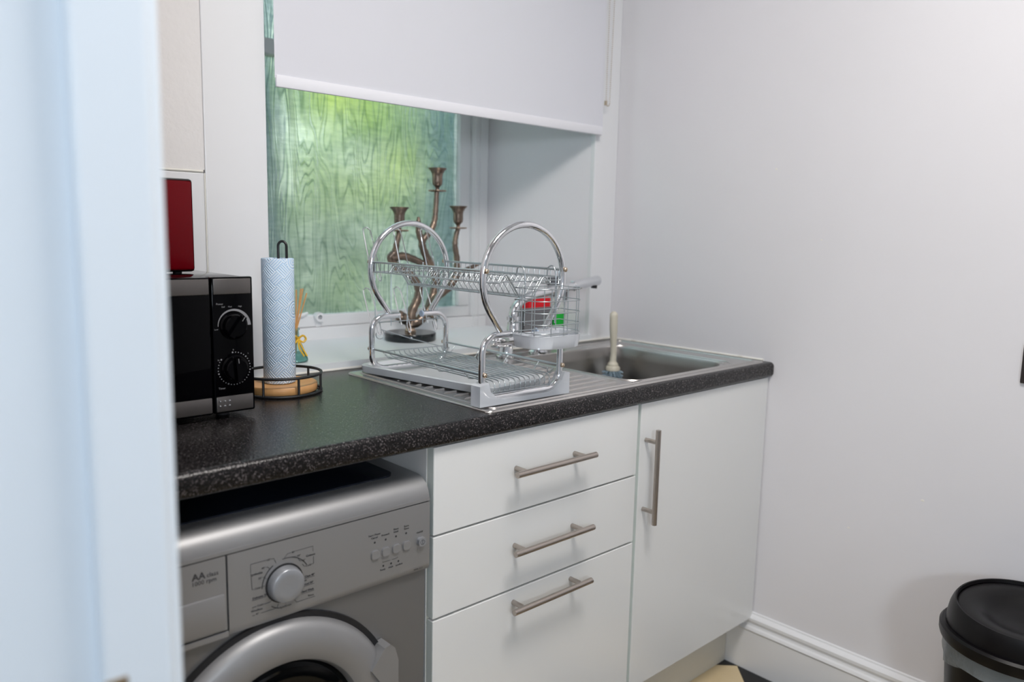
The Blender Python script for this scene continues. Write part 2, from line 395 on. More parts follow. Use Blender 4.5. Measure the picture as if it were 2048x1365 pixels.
# small filled nicks in the paint
nb = MB()
for (y, z, s) in ((.02, 1.42, .004), (-.12, 1.235, .003), (-.42, .62, .005), (-.25, .50, .004), (.33, 1.10, .003)):
    nb.ball((0, y, z), s, 1, (.15, 1, .6))
nb.build('filled_nick', m_caulk, wr_)
# left wall with doorway, unseen side widened to let the hall light in
lw = MB(); lw.box((-1.98, -.485, 0), (-1.80, .965, 2.45)); lw.box((-1.98, -2.7, 0), (-1.80, -2.35, 2.45)); lw.box((-1.98, -2.35, 2.03), (-1.80, -.485, 2.45))
struct(lw.build('wall_left', m_wall, None, False), 'white left wall with doorway', 'wall')
dj = MB().box((-1.985, -.505, 0), (-1.768, -.484, 2.04), .002)
dj = dj.build('door_1', m_frame, None, False, off=(-1.88, -.495, 0)); struct(dj, 'blurred pale blue white door frame close to the camera', 'door frame')
MB().box((-1.822, -.519, 0), (-1.774, -.504, 2.03), .003).build('door_stop', m_frame, dj, False)
MB().box((-1.782, -.500, 0), (-1.761, -.40, 2.06), .003).build('architrave', m_frame, dj, False)
MB().box((-1.8215, -.5205, .846), (-1.806, -.5185, .924), .0008).build('strike_plate', m_latch, dj, False)
MB().box((-1.985, -2.35, 0), (-1.80, -2.33, 2.04), .002).build('opposite_jamb', m_frame, dj, False)
struct(MB().box((-3.3, -2.8, 0), (.1, -2.7, 2.45)).build('wall_front', m_hallwall, None, False), 'wall behind the camera', 'wall')
struct(MB().box((-3.4, -2.8, 0), (-3.3, .965, 2.45)).build('wall_hall', m_hallwall, None, False), 'far hall wall behind the camera', 'wall')
struct(MB().box((-3.4, .865, 0), (-1.98, .965, 2.45)).build('wall_hall_end', m_hallwall, None, False), 'hall end wall', 'wall')
struct(MB().box((-3.4, -2.8, 2.45), (.1, .965, 2.55)).build('ceiling', m_ceil, None, False), 'white ceiling', 'ceiling')
fl = MB().box((-3.4, -2.8, -.10), (.1, .965, -.004)).build('floor', m_grout, None, False); struct(fl, 'floor of black and cream tiles laid diagonally', 'floor')
# diagonal checker tiles, clipped to the kitchen floor
def clip(poly, ax, lim, keep_less):
    out = []
    for i in range(len(poly)):
        a = poly[i]; b = poly[(i+1) % len(poly)]
        ia = (a[ax] <= lim) == keep_less or a[ax] == lim; ib = (b[ax] <= lim) == keep_less or b[ax] == lim
        if ia: out.append(a)
        if ia != ib:
            t = (lim-a[ax])/(b[ax]-a[ax]); out.append((a[0]+t*(b[0]-a[0]), a[1]+t*(b[1]-a[1])))
    return out
TS = .30; e1 = (math.cos(3*PI/4), math.sin(3*PI/4)); e2 = (math.cos(5*PI/4), math.sin(5*PI/4)); org = (-.019, .028)
for i in range(-8, 12):
    for j in range(-8, 14):
        g = .0012
        P4 = [(org[0]+e1[0]*(i*TS+a)+e2[0]*(j*TS+b), org[1]+e1[1]*(i*TS+a)+e2[1]*(j*TS+b)) for a, b in ((g, g), (TS-g, g), (TS-g, TS-g), (g, TS-g))]
        for ax, lim, k in ((0, -.002, True), (0, -1.79, False), (1, .10, True), (1, -2.0, False)):
            if len(P4) < 3: break
            P4 = clip(P4, ax, lim, k)
        if len(P4) < 3: continue
        A = abs(sum(P4[q][0]*P4[(q+1) % len(P4)][1]-P4[(q+1) % len(P4)][0]*P4[q][1] for q in range(len(P4))))/2
        if A < 2e-4: continue
        MB().prism(P4, -.004, 0, 'z').build('tile', m_cream if (i+j) % 2 == 0 else m_blktile, fl, False)
# skirting board on the right wall with moulded top
sk = [(0, 0), (-.018, 0), (-.018, .118), (-.021, .124), (-.018, .131), (-.013, .134), (-.011, .142), (-.016, .150), (-.016, .158), (-.010, .164), (-.005, .167), (-.004, .171), (0, .173)]
o = MB().prism([(p[0]-.0, p[1]) for p in sk], .085, -2.7, 'y').build('baseboard_right', m_gloss, None, True, angle=25)
struct(o, 'white moulded skirting board along right wall', 'skirting')

# ------------------------------------------------------------------ window
win = MB()
def bar(m, x0, x1, z0, z1, y0=.945, y1=.985, bev=.004): m.box((x0, y0, z0), (x1, y1, z1), bev)
bar(win, -1.075, -.225, .905, .955, .935); bar(win, -.292, -.225, .9551, 2.15, .9355, .9845); bar(win, -1.075, -1.035, .9551, 2.15, .9355, .9845)
win = win.build('window_1', m_gloss, None, False, off=(-.65, .95, .92)); struct(win, 'white framed window with obscured green lit glass', 'window')
sash = MB(); bar(sash, -1.04, -.29, .9551, .990, .9485, .984); bar(sash, -.335, -.2885, .9905, 1.69, .950); bar(sash, -1.04, -1.018, .95, 1.69, .950)
sash.build('lower_sash', m_gloss, win, False)
tb = MB(); bar(tb, -1.04, -.28, 1.690, 1.730, .938); tb.build('transom', m_gloss, win, False)
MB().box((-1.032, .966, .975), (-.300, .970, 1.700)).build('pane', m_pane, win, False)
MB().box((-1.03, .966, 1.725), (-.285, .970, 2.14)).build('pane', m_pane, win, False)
bd = MB(); bd.tube([(-.284, .934, .92), (-.284, .934, 2.15)], .004, 8); bd.tube([(-.262, .934, .92), (-.262, .934, 2.15)], .003, 8)
bd.build('frame_bead', m_gloss, win)
# casement stay pin and scrap of paint
st = MB(); st.lathe([(.0135, -.010), (.0145, -.004), (.0145, .006), (.0135, .011)], (-.853, .945, .984), 20, 'y', cap=False)
st.lathe([(.006, -.010), (.0065, .011)], (-.853, .945, .984), 16, 'y'); st.lathe([(.0065, -.010), (.0135, -.010)], (-.853, .945, .984), 20, 'y')
st.box((-.862, .945, .955), (-.846, .952, .978), .002)
st.build('stay_pin', m_gloss, win)
MB().lathe([(0, .009), (.006, .009)], (-.853, .945, .984), 14, 'y').build('pin_hole', m_rubber, win)
MB().tube([(-.925, .946, .990), (-.905, .944, .992), (-.888, .944, .997)], [.003, .006, .004], 8).build('stay_catch', m_gloss, win)
sill = MB(); sill.prism([(-1.176, .566), (-.100, .566), (-.107, DW), (-.232, .960), (-1.075, .960), (-1.176, DW)], .9005, WT, 'z')
struct(sill.build('trim_3', m_sill, None, False, off=(-.65, .75, .90)), 'white painted window sill', 'window sill')
cb = MB(); cb.tube([(-1.77, .568, .902), (-.004, .568, .902)], .0045, 6); cb.tube([(-.002, .568, .9025), (-.002, .02, .9025)], .0035, 6)
struct(cb.build('trim_4', m_caulk, None), 'stained sealant bead behind the sink', 'sealant')

# roller blind
bl = thing('roller_blind', 'white roller blind pulled half way down over the window', 'blind', (-.634, .54, 1.535))
MB().add([(-1.166, .549, 1.555), (-.103, .549, 1.555), (-.103, .549, 2.33), (-1.166, .549, 2.33)], [(0, 1, 2, 3)]).build('fabric', m_blind, bl, False)
MB().box((-1.164, .545, 1.536), (-.105, .553, 1.562), .003).build('hem_bar', m_rail, bl)
MB().cyl((-1.17, .55, 2.33), (-.10, .55, 2.33), .02, 20).build('roller_tube', m_blind, bl)
ch = MB(); z = 1.625
def strand(x0, x1, z0, z1, y):
    n_ = int((z1-z0)/.0062)
    for k in range(n_):
        t = k/n_; ch.ball((x0+(x1-x0)*t, y, z0+(z1-z0)*t), .0019, 1)
strand(-.096, -.093, 1.632, 2.33, .545); strand(-.079, -.066, 1.640, 2.33, .545)
for k in range(7):
    a = PI+PI*k/6; ch.ball((-.0875+.0085*math.cos(a), .545, 1.634+.009*math.sin(a)), .0019, 1)
ch = ch.build('bead_chain', m_chain, bl); ch['kind'] = 'stuff'
MB().box((-.099, .541, 1.626), (-.094, .549, 1.640), .001).build('chain_clip', m_chain, bl)

# ------------------------------------------------------------------ worktop
def wt_profile():
    z0, z1 = .861, .900; y = -.012; R = .012
    p = arc(y+R, z1-R, R, 90, 180, 6)+arc(y+R*.8, z0+R*.8, R*.8, 180, 270, 5)
    return p
yf = wt_profile()
# top plate with a cut-out for the bowl, made of strips; one mesh
wk = MB(); prof = [(D, .900)]+yf+[(D, .861)]
for a, b in ((-1.795, -.565), (-.130, 0)):
    wk.prism(prof, a, b, 'x')
wk.prism([(.030, .900)]+yf+[(.030, .861)], -.565, -.130, 'x')
wk.box((-.565, .44, .861), (-.130, D, .900))
wk = wk.build('worktop', m_work, None, True, off=(-.9, .28, .861), angle=30)
tag(wk, 'long speckled black laminate worktop with rounded front edge', 'worktop')

# ------------------------------------------------------------------ cabinets
def barhandle(parent, a, b, posts, outdir, r=.0062, name='handle'):
    m = MB(); a = Vector(a); b = Vector(b); m.cyl(a, b, r, 18)
    for t in posts:
        c = a+(b-a)*t; m.cyl(c, c+Vector(outdir), r*.82, 14)
    return m.build(name, m_nickel, parent, True, angle=50)
FY = .000
c1 = thing('drawer_unit', 'white three drawer base unit beside the washing machine', 'cabinet', (-.857, .28, 0))
cb = MB(); cb.box((-1.1495, FY+.020, .120), (-1.133, .56, .860)); cb.box((-.583, FY+.020, .120), (-.567, .56, .860)); cb.box((-1.14, FY+.020, .844), (-.575, .08, .860)); cb.box((-1.14, .06, .120), (-.575, .56, .136)); cb.box((-1.14, .545, .136), (-.575, .56, .85))
cb.build('carcase', m_lam, c1, False)
MB().box((-1.1475, FY+.0185, .150), (-.5680, FY+.0205, .858)).build('carcase_edging', m_groove, c1, False)
dz = [(.6945, .8575), (.5345, .6905), (.168, .5300)]
for i, (a, b) in enumerate(dz):
    d = MB().box((-1.1475, FY, a), (-.5715, FY+.018, b), .0012).build('drawer', m_lam, c1, False)
    MB().box((-1.1478, FY+.0012, a+.001), (-1.1468, FY+.0178, b-.001)).build('edge_band', m_edge, d, False)
    hz = (.782, .624, .505)[i]
    barhandle(d, (-.977, FY-.035, hz), (-.752, FY-.035, hz), (.13, .87), (0, .035, 0))
c2_ = thing('sink_base_unit', 'white single door base unit under the sink, against the right wall', 'cabinet', (-.28, .28, 0))
cb = MB(); cb.box((-.5665, FY+.020, .120), (-.550, .56, .860)); cb.box((-.016, FY+.020, .120), (-.001, .56, .860)); cb.box((-.56, .06, .120), (-.01, .56, .136)); cb.box((-.56, .545, .136), (-.01, .56, .75)); cb.box((-.56, FY+.020, .846), (-.01, .036, .860))
cb.build('carcase', m_lam, c2_, False)
d = MB().box((-.5605, FY, .156), (-.0035, FY+.018, .8575), .0012).build('door', m_lam, c2_, False)
MB().box((-.5608, FY+.0012, .158), (-.5598, FY+.0178, .856)).build('edge_band', m_edge, d, False)
barhandle(d, (-.540, FY-.035, .576), (-.540, FY-.035, .800), (.13, .87), (0, .035, 0))
MB().box((-.5680, FY+.010, .150), (-.5620, FY+.019, .858)).build('carcase_edging', m_edge, c2_, False)
pl = MB().box((-1.145, .070, 0), (-.0185, .085, .1195), .001).build('plinth', m_plinth, None, False, off=(-.58, .078, 0)); tag(pl, 'off white plinth board below the drawers and door', 'plinth')

# ------------------------------------------------------------------ washing machine
wm = thing('washing_machine', 'silver front loading washing machine under the worktop', 'washing machine', (-1.455, .28, 0))
X0, X1 = -1.755, -1.156
MB().prism([(.022, .02), (.014, .30), (.010, .636), (.55, .636), (.55, .02)], X0, X1-.003, 'x').build('body', m_silver2, wm, False)
for sx_ in (X0+.05, X1-.05):
    for sy_ in (.06, .50): MB().cyl((sx_, sy_, 0), (sx_, sy_, .021), .02, 16).build('foot', m_rubber, wm)
pp = [(.016, .634), (.004, .636), (.001, .6405), (0, .648), (0, .7615), (.016, .7615)]
cp = MB().prism(pp, -1.5225, X1, 'x').build('control_panel', m_silver, wm, True, angle=30)
MB().box((X0, .002, .634), (-1.5225, .016, .6435), .001).build('lower_strip', m_silver, wm, False)
dd = MB(); dp = [(.016, .6455), (0, .6475), (0, .7615), (.016, .7615)]
dd.prism(dp, X0, -1.5255, 'x'); det = dd.build('detergent_drawer', m_silver, wm, False)
MB().box((-1.74, -.0022, .650), (-1.5285, .002, .7045), .002).build('grip_panel', m_silver, det)
tp = [(0, .7635), (0, .769)]+arc(.040, .769, .038, 180, 92, 12)+[(.55, .8075), (.55, .7635)]
tp = [(a, b if b < .769 else .769+(b-.769)*.92) for a, b in tp]
MB().prism(tp, X0, X1, 'x').build('top_cover', m_silver, wm, True, angle=25)
MB().box((X0+.004, .0015, .760), (X1-.002, .014, .765)).build('seam_gap', m_rubber, wm, False)
MB().prism(rrect(X0+.02, X1-.038, .050, .50, .022), .800, .8068, 'z').build('smoked_top_plate', m_lid, wm)
# door
DC = (-1.446, .0, .424)
door = MB().lathe([(.2045, .020), (.2040, .004), (.199, -.006), (.190, -.012), (.172, -.016), (.154, -.0155), (.142, -.010), (.1365, .000), (.134, .020)], DC, 96, 'y').build('door', m_silver, wm, True, angle=35)
MB().lathe([(.214, .0135), (.2135, .004), (.2040, .006), (.2035, .013)], DC, 96, 'y').build('door_gap', m_rubber, wm)
MB().lathe([(.1360, .002), (.128, -.003), (.122, .000), (.112, .005), (.085, .0075), (.04, .0085), (.0005, .009)], DC, 72, 'y').build('door_glass', m_barrel, door)
hp = [(-1.290, .497), (-1.264, .530), (-1.252, .533), (-1.243, .524), (-1.236, .500), (-1.236, .440), (-1.262, .440), (-1.272, .470)]
hh = MB().prism(hp, -.020, .010, 'y'); hh.build('door_handle', m_silver, door, False)
# knob
KC = (-1.4345, 0, .6930)
MB().lathe([(.0310, -.0002), (.0310, -.0012), (.0275, -.0014)], KC, 48, 'y').build('knob_recess', m_rubber, cp)
MB().lathe([(.0285, -.001), (.0278, -.008), (.0265, -.0145), (.0245, -.0162), (.015, -.0158), (.0005, -.0154)], KC, 64, 'y').build('program_knob', m_knob, wm, True, angle=60)
# buttons
for i, bx_ in enumerate((-1.2700, -1.2487, -1.2275, -1.2062)):
    b_ = MB().prism(rrect(bx_-.0085, bx_+.0085, .6845, .7015, .0055, 5), -.0008, .002, 'y').build('button_surround', m_dkprint, cp)
    m_ = MB(); rim = rrect(bx_-.0078, bx_+.0078, .6852, .7008, .0052, 5); inn = rrect(bx_-.0058, bx_+.0058, .6872, .6988, .0042, 5); n_ = len(rim)
    vs = [(p[0], .0, p[1]) for p in rim]+[(p[0], -.0026, p[1]) for p in rim]+[(p[0], -.0030, p[1]) for p in inn]+[(bx_, -.0014, .693)]
    fs = [(k, (k+1) % n_, n_+(k+1) % n_, n_+k) for k in range(n_)]+[(n_+k, n_+(k+1) % n_, 2*n_+(k+1) % n_, 2*n_+k) for k in range(n_)]+[(2*n_+k, 2*n_+(k+1) % n_, 3*n_) for k in range(n_)]
    m_.add(vs, fs); m_.build('button', m_silver, wm, True, angle=50)
m_ = MB().prism(rrect(-1.1835, -1.1690, .6855, .7010, .005, 5), -.007, .002, 'y').build('power_button', m_knob, wm, True, angle=40)
MB().tube([(-1.1762+.0042*math.cos(a_), -.0072, .6932+.0042*math.sin(a_)) for a_ in [2*PI*k/20 for k in range(20)]], .0004, 6, True).build('power_symbol', m_print, m_)
MB().tube([(-1.1762, -.0072, .690), (-1.1762, -.0072, .6965)], .0004, 6).build('power_symbol', m_print, m_)
for (x, z) in ((-1.271, .7150), (-1.2492, .7150), (-1.2282, .7152), (-1.2072, .7155), (-1.254, .669), (-1.2383, .669), (-1.2232, .669)):
    MB().lathe([(.0019, -.0006), (.0001, -.0006)], (x, 0, z), 12, 'y').build('indicator_light', m_print, cp)
TY = -.0004
for (s_, x, z, h) in (('Start / Pause', -1.2715, .7272, .0047), ('Cancel', -1.2715, .7220, .0047), ('Prewash', -1.2495, .7222, .0047), ('Rinse', -1.2280, .7270, .0047), ('Hold', -1.2280, .7220, .0047),
                    ('Extra', -1.2062, .7270, .0047), ('Rinse', -1.2062, .7222, .0047), ('On/Off', -1.1780, .7085, .0046), ('Ready', -1.255, .6612, .0042), ('Wash', -1.239, .6612, .0042), ('Spin/End', -1.222, .6612, .0042), ('WMA 1513', -1.181, .6415, .0040)):
    text(s_, h, x, z, TY, cp, m_print)
text('AA', .0140, -1.5650, .7370, TY, det, m_print, bold=.00025); text('class', .0095, -1.5450, .7370, TY, det, m_print); text('1000 rpm', .0092, -1.5575, .7285, TY, det, m_print)
for (s_, x, z, h, bo) in (('90°', -1.4185, .7370, .0046, 0), ('60°', -1.4095, .7290, .0046, 0), ('40°', -1.4015, .7190, .0046, 0), ('Cottons', -1.3895, .7245, .0048, .0001), ('Cold', -1.3935, .7085, .0048, 0),
                        ('A Class 40°', -1.3935, .6910, .0046, .0001), ('Wool 30°', -1.3945, .6785, .0046, .0001), ('Hand Wash', -1.3960, .6672, .0046, .0001), ('Rinse', -1.3900, .6575, .0046, 0), ('Spin/Drain', -1.4335, .6530, .0046, 0),
                        ('60°', -1.4590, .7360, .0046, 0), ('40°', -1.4680, .7250, .0046, 0), ('30°', -1.4735, .7105, .0046, 0), ('Synthetics', -1.4790, .7190, .0047, .0001), ('Cold', -1.4780, .6960, .0046, 0),
                        ('Delicates 30°', -1.4740, .6815, .0046, .0001), ('Cold', -1.4750, .6680, .0044, 0), ('Woollens', -1.4800, .6615, .0046, .0001), ('40°', -1.4790, .6555, .0042, 0)):
    text(s_, h, x, z, TY, cp, m_print, bold=bo)
def line(*p): MB().tube([(x, TY, z) for x, z in p], .00030, 5).build('dial_line', m_print, cp, False)
line((-1.4340, .7330), (-1.4285, .7385), (-1.4225, .7390)); line((-1.4145, .7395), (-1.3850, .7395), (-1.3850, .7310)); line((-1.3845, .7225), (-1.3845, .7105), (-1.3880, .7105))
line((-1.4210, .7318), (-1.4175, .7360-.005), (-1.4140, .7310)); line((-1.4110, .7265), (-1.4085, .7215), (-1.4050, .7210)); line((-1.4040, .7150), (-1.4005, .7100), (-1.3985, .7100))
line((-1.4550, .7375), (-1.4510, .7375), (-1.4475, .7290)); line((-1.4625, .7380), (-1.4880, .7380), (-1.4880, .7240)); line((-1.4875, .7180), (-1.4865, .6975), (-1.4835, .6975)); line((-1.4640, .7265), (-1.4610, .7265), (-1.4575, .7210))
line((-1.4695, .7120), (-1.4665, .7120), (-1.4640, .7080)); line((-1.4725, .6978), (-1.4665, .6978))
line((-1.4870, .6800), (-1.4640, .6800)); line((-1.4860, .6665), (-1.4870, .6690), (-1.4810, .6690)); line((-1.4700, .6690), (-1.4580, .6690), (-1.4545, .6720)); line((-1.4870, .6560), (-1.4830, .6560)); line((-1.4740, .6560), (-1.4475, .6560), (-1.4450, .6620))
line((-1.4040, .6895), (-1.3830, .6895)); line((-1.4040, .6770), (-1.3840, .6770)); line((-1.4060, .6655), (-1.3840, .6655)); line((-1.4180, .6600), (-1.4150, .6550), (-1.3830, .6550)); line((-1.4330, .6585), (-1.4330, .6625))
line((-1.2560, .6765), (-1.2540, .6755), (-1.2400, .6755)); line((-1.2360, .6755), (-1.2260, .6755), (-1.2240, .6770))
def arcl(a0, a1, r_, w=.0006): MB().tube([(-1.4315+r_*math.cos(math.radians(a0+(a1-a0)*k/16)), TY, .6925+r_*math.sin(math.radians(a0+(a1-a0)*k/16))) for k in range(17)], w, 5).build('dial_arc', m_print, cp, False)
arcl(98, 30, .0400); arcl(122, 178, .0395); arcl(232, 252, .0400)
MB().box((-1.4020, -.0006, .6855), (-1.3970, .001, .6868)).build('dial_mark', m_print, cp, False)

# ------------------------------------------------------------------ microwave
MY = .25
mw = thing('microwave', 'black and steel microwave with two dials at left end of worktop', 'microwave', (-1.56, .40, .905))
MXa, MXb = -1.778, -1.3615
MB().box((MXa, MY+.012, .912), (MXb-.004, .555, 1.1475), .004).build('casing', m_blackmat, mw)
MB().box((MXa, MY+.03, 1.1465), (MXb-.006, .55, 1.1500), .0012).build('glossy_top', m_black, mw)
for fx in (MXa+.04, MXb-.04):
    for fy in (.30, .52): MB().cyl((fx, fy, .900), (fx, fy, .913), .012, 14).build('foot', m_rubber, mw)
MB().box((-1.4345, MY, .912), (MXb, MY+.016, 1.1515), .003).build('control_fascia', m_black, mw)
dr = MB().box((MXa, MY, .912), (-1.4375, MY+.016, 1.1515), .003).build('door', m_black, mw)
MB().box((-1.432, MY-.0015, 1.1215), (MXb+.002-.006, MY+.002, 1.1485), .0015).build('steel_strip', m_mwsteel, mw)
sst = MB().box((-1.432, MY-.0015, .9155), (MXb+.002-.006, MY+.002, .9425), .0015).build('steel_strip', m_mwsteel, mw)
MB().box((MXa+.002, MY-.0015, 1.1215), (-1.4395, MY+.002, 1.1485), .0015).build('steel_strip', m_mwsteel, dr)
MB().box((MXa+.002, MY-.0015, .9155), (-1.4395, MY+.002, .9425), .0015).build('steel_strip', m_mwsteel, dr)
for i in range(3):
    for j in range(2):
        MB().lathe([(.0022, -.0006), (.0014, -.0022), (.0001, -.0026)], (-1.4265+i*.0085, MY-.0015, .9345-j*.0085), 12, 'y').build('stud', m_chrome, sst)
for kz, ang in ((1.066, 55), (.9905, 95)):
    kn = MB(); kn.lathe([(.0245, 0), (.0240, -.004), (.0215, -.006), (.0195, -.014), (.0175, -.0155), (.0005, -.0155)], (-1.3985, MY, kz), 48, 'y')
    kn = kn.build('dial', m_black, mw, True, angle=35)
    a_ = math.radians(ang); dx, dz_ = math.cos(a_), math.sin(a_)
    g = MB(); p = [(-1.3985+dx*.021+dz_*.004, kz+dz_*.021-dx*.004), (-1.3985+dx*.021-dz_*.004, kz+dz_*.021+dx*.004), (-1.3985-dx*.021-dz_*.005, kz-dz_*.021+dx*.005), (-1.3985-dx*.021+dz_*.005, kz-dz_*.021-dx*.005)]
    g.prism(p, MY-.023, MY-.012, 'y'); g.build('grip', m_black, kn, False)
    MB().tube([(-1.3985+dx*.012, MY-.0233, kz+dz_*.012), (-1.3985+dx*.020, MY-.0233, kz+dz_*.020)], .0006, 6).build('pointer', m_white_print, kn)
# tapered power arc and timer dots
pa = MB(); N = 30
for k in range(N):
    a0 = math.radians(180-k*180/N); a1 = math.radians(180-(k+1)*180/N); w0 = .0010+.0048*k/N; w1 = .0010+.0048*(k+1)/N; r_ = .0262
    pa.add([(-1.3985+math.cos(a0)*r_, MY-.0004, 1.066+math.sin(a0)*r_), (-1.3985+math.cos(a1)*r_, MY-.0004, 1.066+math.sin(a1)*r_), (-1.3985+math.cos(a1)*(r_+w1), MY-.0004, 1.066+math.sin(a1)*(r_+w1)), (-1.3985+math.cos(a0)*(r_+w0), MY-.0004, 1.066+math.sin(a0)*(r_+w0))], [(0, 1, 2, 3)])
pa.build('power_arc', m_white_print, mw, False)
td = MB()
for k in range(31):
    a = math.radians(95-k*10.4); td.lathe([(.0010 if k % 5 else .0015, -.0004), (.0001, -.0004)], (-1.3985+.0288*math.cos(a), MY, .9905+.0288*math.sin(a)), 8, 'y')
td.build('timer_dots', m_white_print, mw, False)
for (s_, x, z, h) in (('Power', -1.4215, 1.1035, .0046), ('Def', -1.4155, 1.0985, .0038), ('Med', -1.4035, 1.0985, .0036), ('High', -1.3855, 1.0985, .0036), ('Low', -1.4285, 1.0600, .0036), ('0', -1.3995, 1.0225, .0036), ('Timer', -1.4215, .9555, .0050), ('5', -1.3730, 1.0140, .0034), ('10', -1.3655, .9865, .0034), ('30', -1.4265, 1.0060, .0034)):
    text(s_, h, x, z, MY-.0004, mw, m_white_print)

# red box on the microwave
rb = thing('red_box', 'glossy red box with black edging standing on the microwave', 'box', (-1.56, .45, 1.150))
MB().box((-1.72, .402, 1.1525), (-1.4025, .520, 1.3225), .006).build('shell', m_blackmat, rb)
MB().box((-1.717, .3985, 1.1565), (-1.4060, .404, 1.3190), .004).build('front_panel', m_red, rb)
for fx in (-1.69, -1.43):
    for fy in (.42, .50): MB().cyl((fx, fy, 1.1500), (fx, fy, 1.154), .008, 12).build('foot', m_rubber, rb)

# ------------------------------------------------------------------ sink
sk_ = thing('stainless_sink', 'stainless steel inset sink with drainer and bowl', 'sink', (-.52, .27, .90))
SX0, SX1, SY0, SY1 = -1.018, -.022, .004, .515
BX0, BX1, BY0, BY1 = -.545, -.160, .040, .425
ZD = .9035
def loft(m, loops):
    n = len(loops[0]); vs = [p for l_ in loops for p in l_]; fs = []
    for i in range(len(loops)-1):
        for k in range(n): fs.append((i*n+k, i*n+(k+1) % n, (i+1)*n+(k+1) % n, (i+1)*n+k))
    m.add(vs, fs)
deck = bmesh.new()
o1 = [deck.verts.new((x, y, ZD)) for x, y in rrect(SX0+.0045, SX1-.0045, SY0+.0045, SY1-.0045, .010, 4)]
o2 = [deck.verts.new((x, y, ZD)) for x, y in rrect(BX0-.004, BX1+.004, BY0-.004, BY1+.004, .049, 8)]
es = [deck.edges.new((l_[k], l_[(k+1) % len(l_)])) for l_ in (o1, o2) for k in range(len(l_))]
bmesh.ops.triangle_fill(deck, use_beauty=True, edges=es)
dk = MB().bm(deck)
def L3(x0, x1, y0, y1, r_, n_, z): return [(x, y, z) for x, y in rrect(x0, x1, y0, y1, r_, n_)]
loft(dk, [L3(SX0+.0045, SX1-.0045, SY0+.0045, SY1-.0045, .010, 4, ZD), L3(SX0+.003, SX1-.003, SY0+.003, SY1-.003, .011, 4, .9045), L3(SX0+.001, SX1-.001, SY0+.001, SY1-.001, .012, 4, .9035), L3(SX0, SX1, SY0, SY1, .012, 4, .9003)])
dk.build('drainer_deck', m_steel, sk_, True, angle=60)
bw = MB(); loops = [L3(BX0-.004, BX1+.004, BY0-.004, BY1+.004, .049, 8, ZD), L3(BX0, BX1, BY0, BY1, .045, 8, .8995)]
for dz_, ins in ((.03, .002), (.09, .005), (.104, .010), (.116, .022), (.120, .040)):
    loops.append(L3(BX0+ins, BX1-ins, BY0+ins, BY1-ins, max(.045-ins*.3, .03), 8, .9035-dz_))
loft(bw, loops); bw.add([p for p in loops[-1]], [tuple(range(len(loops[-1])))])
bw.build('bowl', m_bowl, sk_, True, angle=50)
MB().lathe([(.040, .0008), (.036, .0020), (.030, .0010), (.0005, .0006)], ((BX0+BX1)/2, (BY0+BY1)/2, .7835), 32).build('waste_outlet', m_chrome, sk_)
# raised beads: inner rim steps to the right of the bowl and round the deck
rb_ = MB()
rb_.tube([(x, y, ZD) for x, y in rrect(SX0+.022, SX1-.020, SY0+.016, SY1-.018, .014, 5)], .0024, 6, True)
rb_.tube([(x, y, ZD) for x, y in rrect(BX0-.014, BX1+.045, BY0-.013, BY1+.014, .05, 8)], .0022, 6, True)
rb_.tube([(x, y, ZD) for x, y in rrect(BX0-.014, BX1+.018, BY0-.0115, BY1+.0125, .05, 8)], .0024, 6, True)
rb_.build('rim_bead', m_steel, sk_)
for k in range(10):
    y = .052+k*.034
    MB().tube([(-.985, y, ZD-.0015), (-.975, y, ZD), (-.60, y, ZD), (-.585, y, ZD-.0015)], [.001, .0030, .0030, .001], 8).build('drainer_rib', m_steel, sk_)
MB().prism(rrect(-.566, -.534, .0215, .0300, .004, 4), .9036, .9042, 'z').build('overflow_slot', m_rubber, sk_)

# ------------------------------------------------------------------ tap
ty = .462
tap = thing('mixer_tap', 'chrome mixer tap with swan neck spout behind the dish rack', 'tap', (-.54, ty, .9035))
MB().lathe([(.027, 0), (.027, .006), (.019, .012), (.0165, .028), (.0165, .034)], (-.560, ty, .9042), 28, cap=True).build('pedestal', m_chrome, tap)
MB().lathe([(.027, 0), (.027, .006), (.019, .012), (.0165, .028), (.0165, .034)], (-.440, ty, .9042), 28, cap=True).build('pedestal', m_chrome, tap)
bdy = MB(); bdy.lathe([(.0005, -.618), (.012, -.617), (.0155, -.610), (.0155, -.598), (.0175, -.596), (.0175, -.404), (.0155, -.402), (.0155, -.392), (.012, -.386), (.0005, -.385)], (0, ty, .9500), 26, 'x')
bdy.lathe([(.018, .960), (.018, .985), (.0165, .988), (.0165, 1.000), (.0185, 1.002), (.0185, 1.012), (.014, 1.014)], (-.536, ty, 0), 26)
bdy.build('body', m_chrome, tap, True, angle=35)
sp = smoothline([(-.536, ty, 1.000), (-.536, ty, 1.022), (-.524, ty, 1.043), (-.500, ty, 1.058), (-.465, ty, 1.067), (-.42, ty, 1.073), (-.36, ty, 1.081), (-.305, ty, 1.088)], 5)
MB().tube(sp, .0118, 18).build('spout', m_chrome, tap, True, angle=60)
MB().tube([(-.312, ty, 1.087), (-.308, ty, 1.0875), (-.306, ty, 1.0878), (-.200, ty, 1.101), (-.197, ty, 1.1013)], [.0125, .0125, .0150, .0150, .0138], 24).build('spray_nozzle', m_chrome, tap, True, angle=40)
MB().cyl((-.213, ty, 1.094), (-.2145, ty, 1.078), .009, 18).build('aerator', m_rubber, tap)
MB().tube([(-.455, ty-.012, .9660), (-.440, ty-.03, .972), (-.405, ty-.052, .975), (-.380, ty-.062, .972)], [.010, .0085, .0095, .006], 12).build('lever', m_foot, tap)
MB().tube([(-.590, ty-.012, .958), (-.600, ty-.035, .963), (-.610, ty-.060, .962)], [.009, .007, .0055], 12).build('lever', m_chrome, tap)

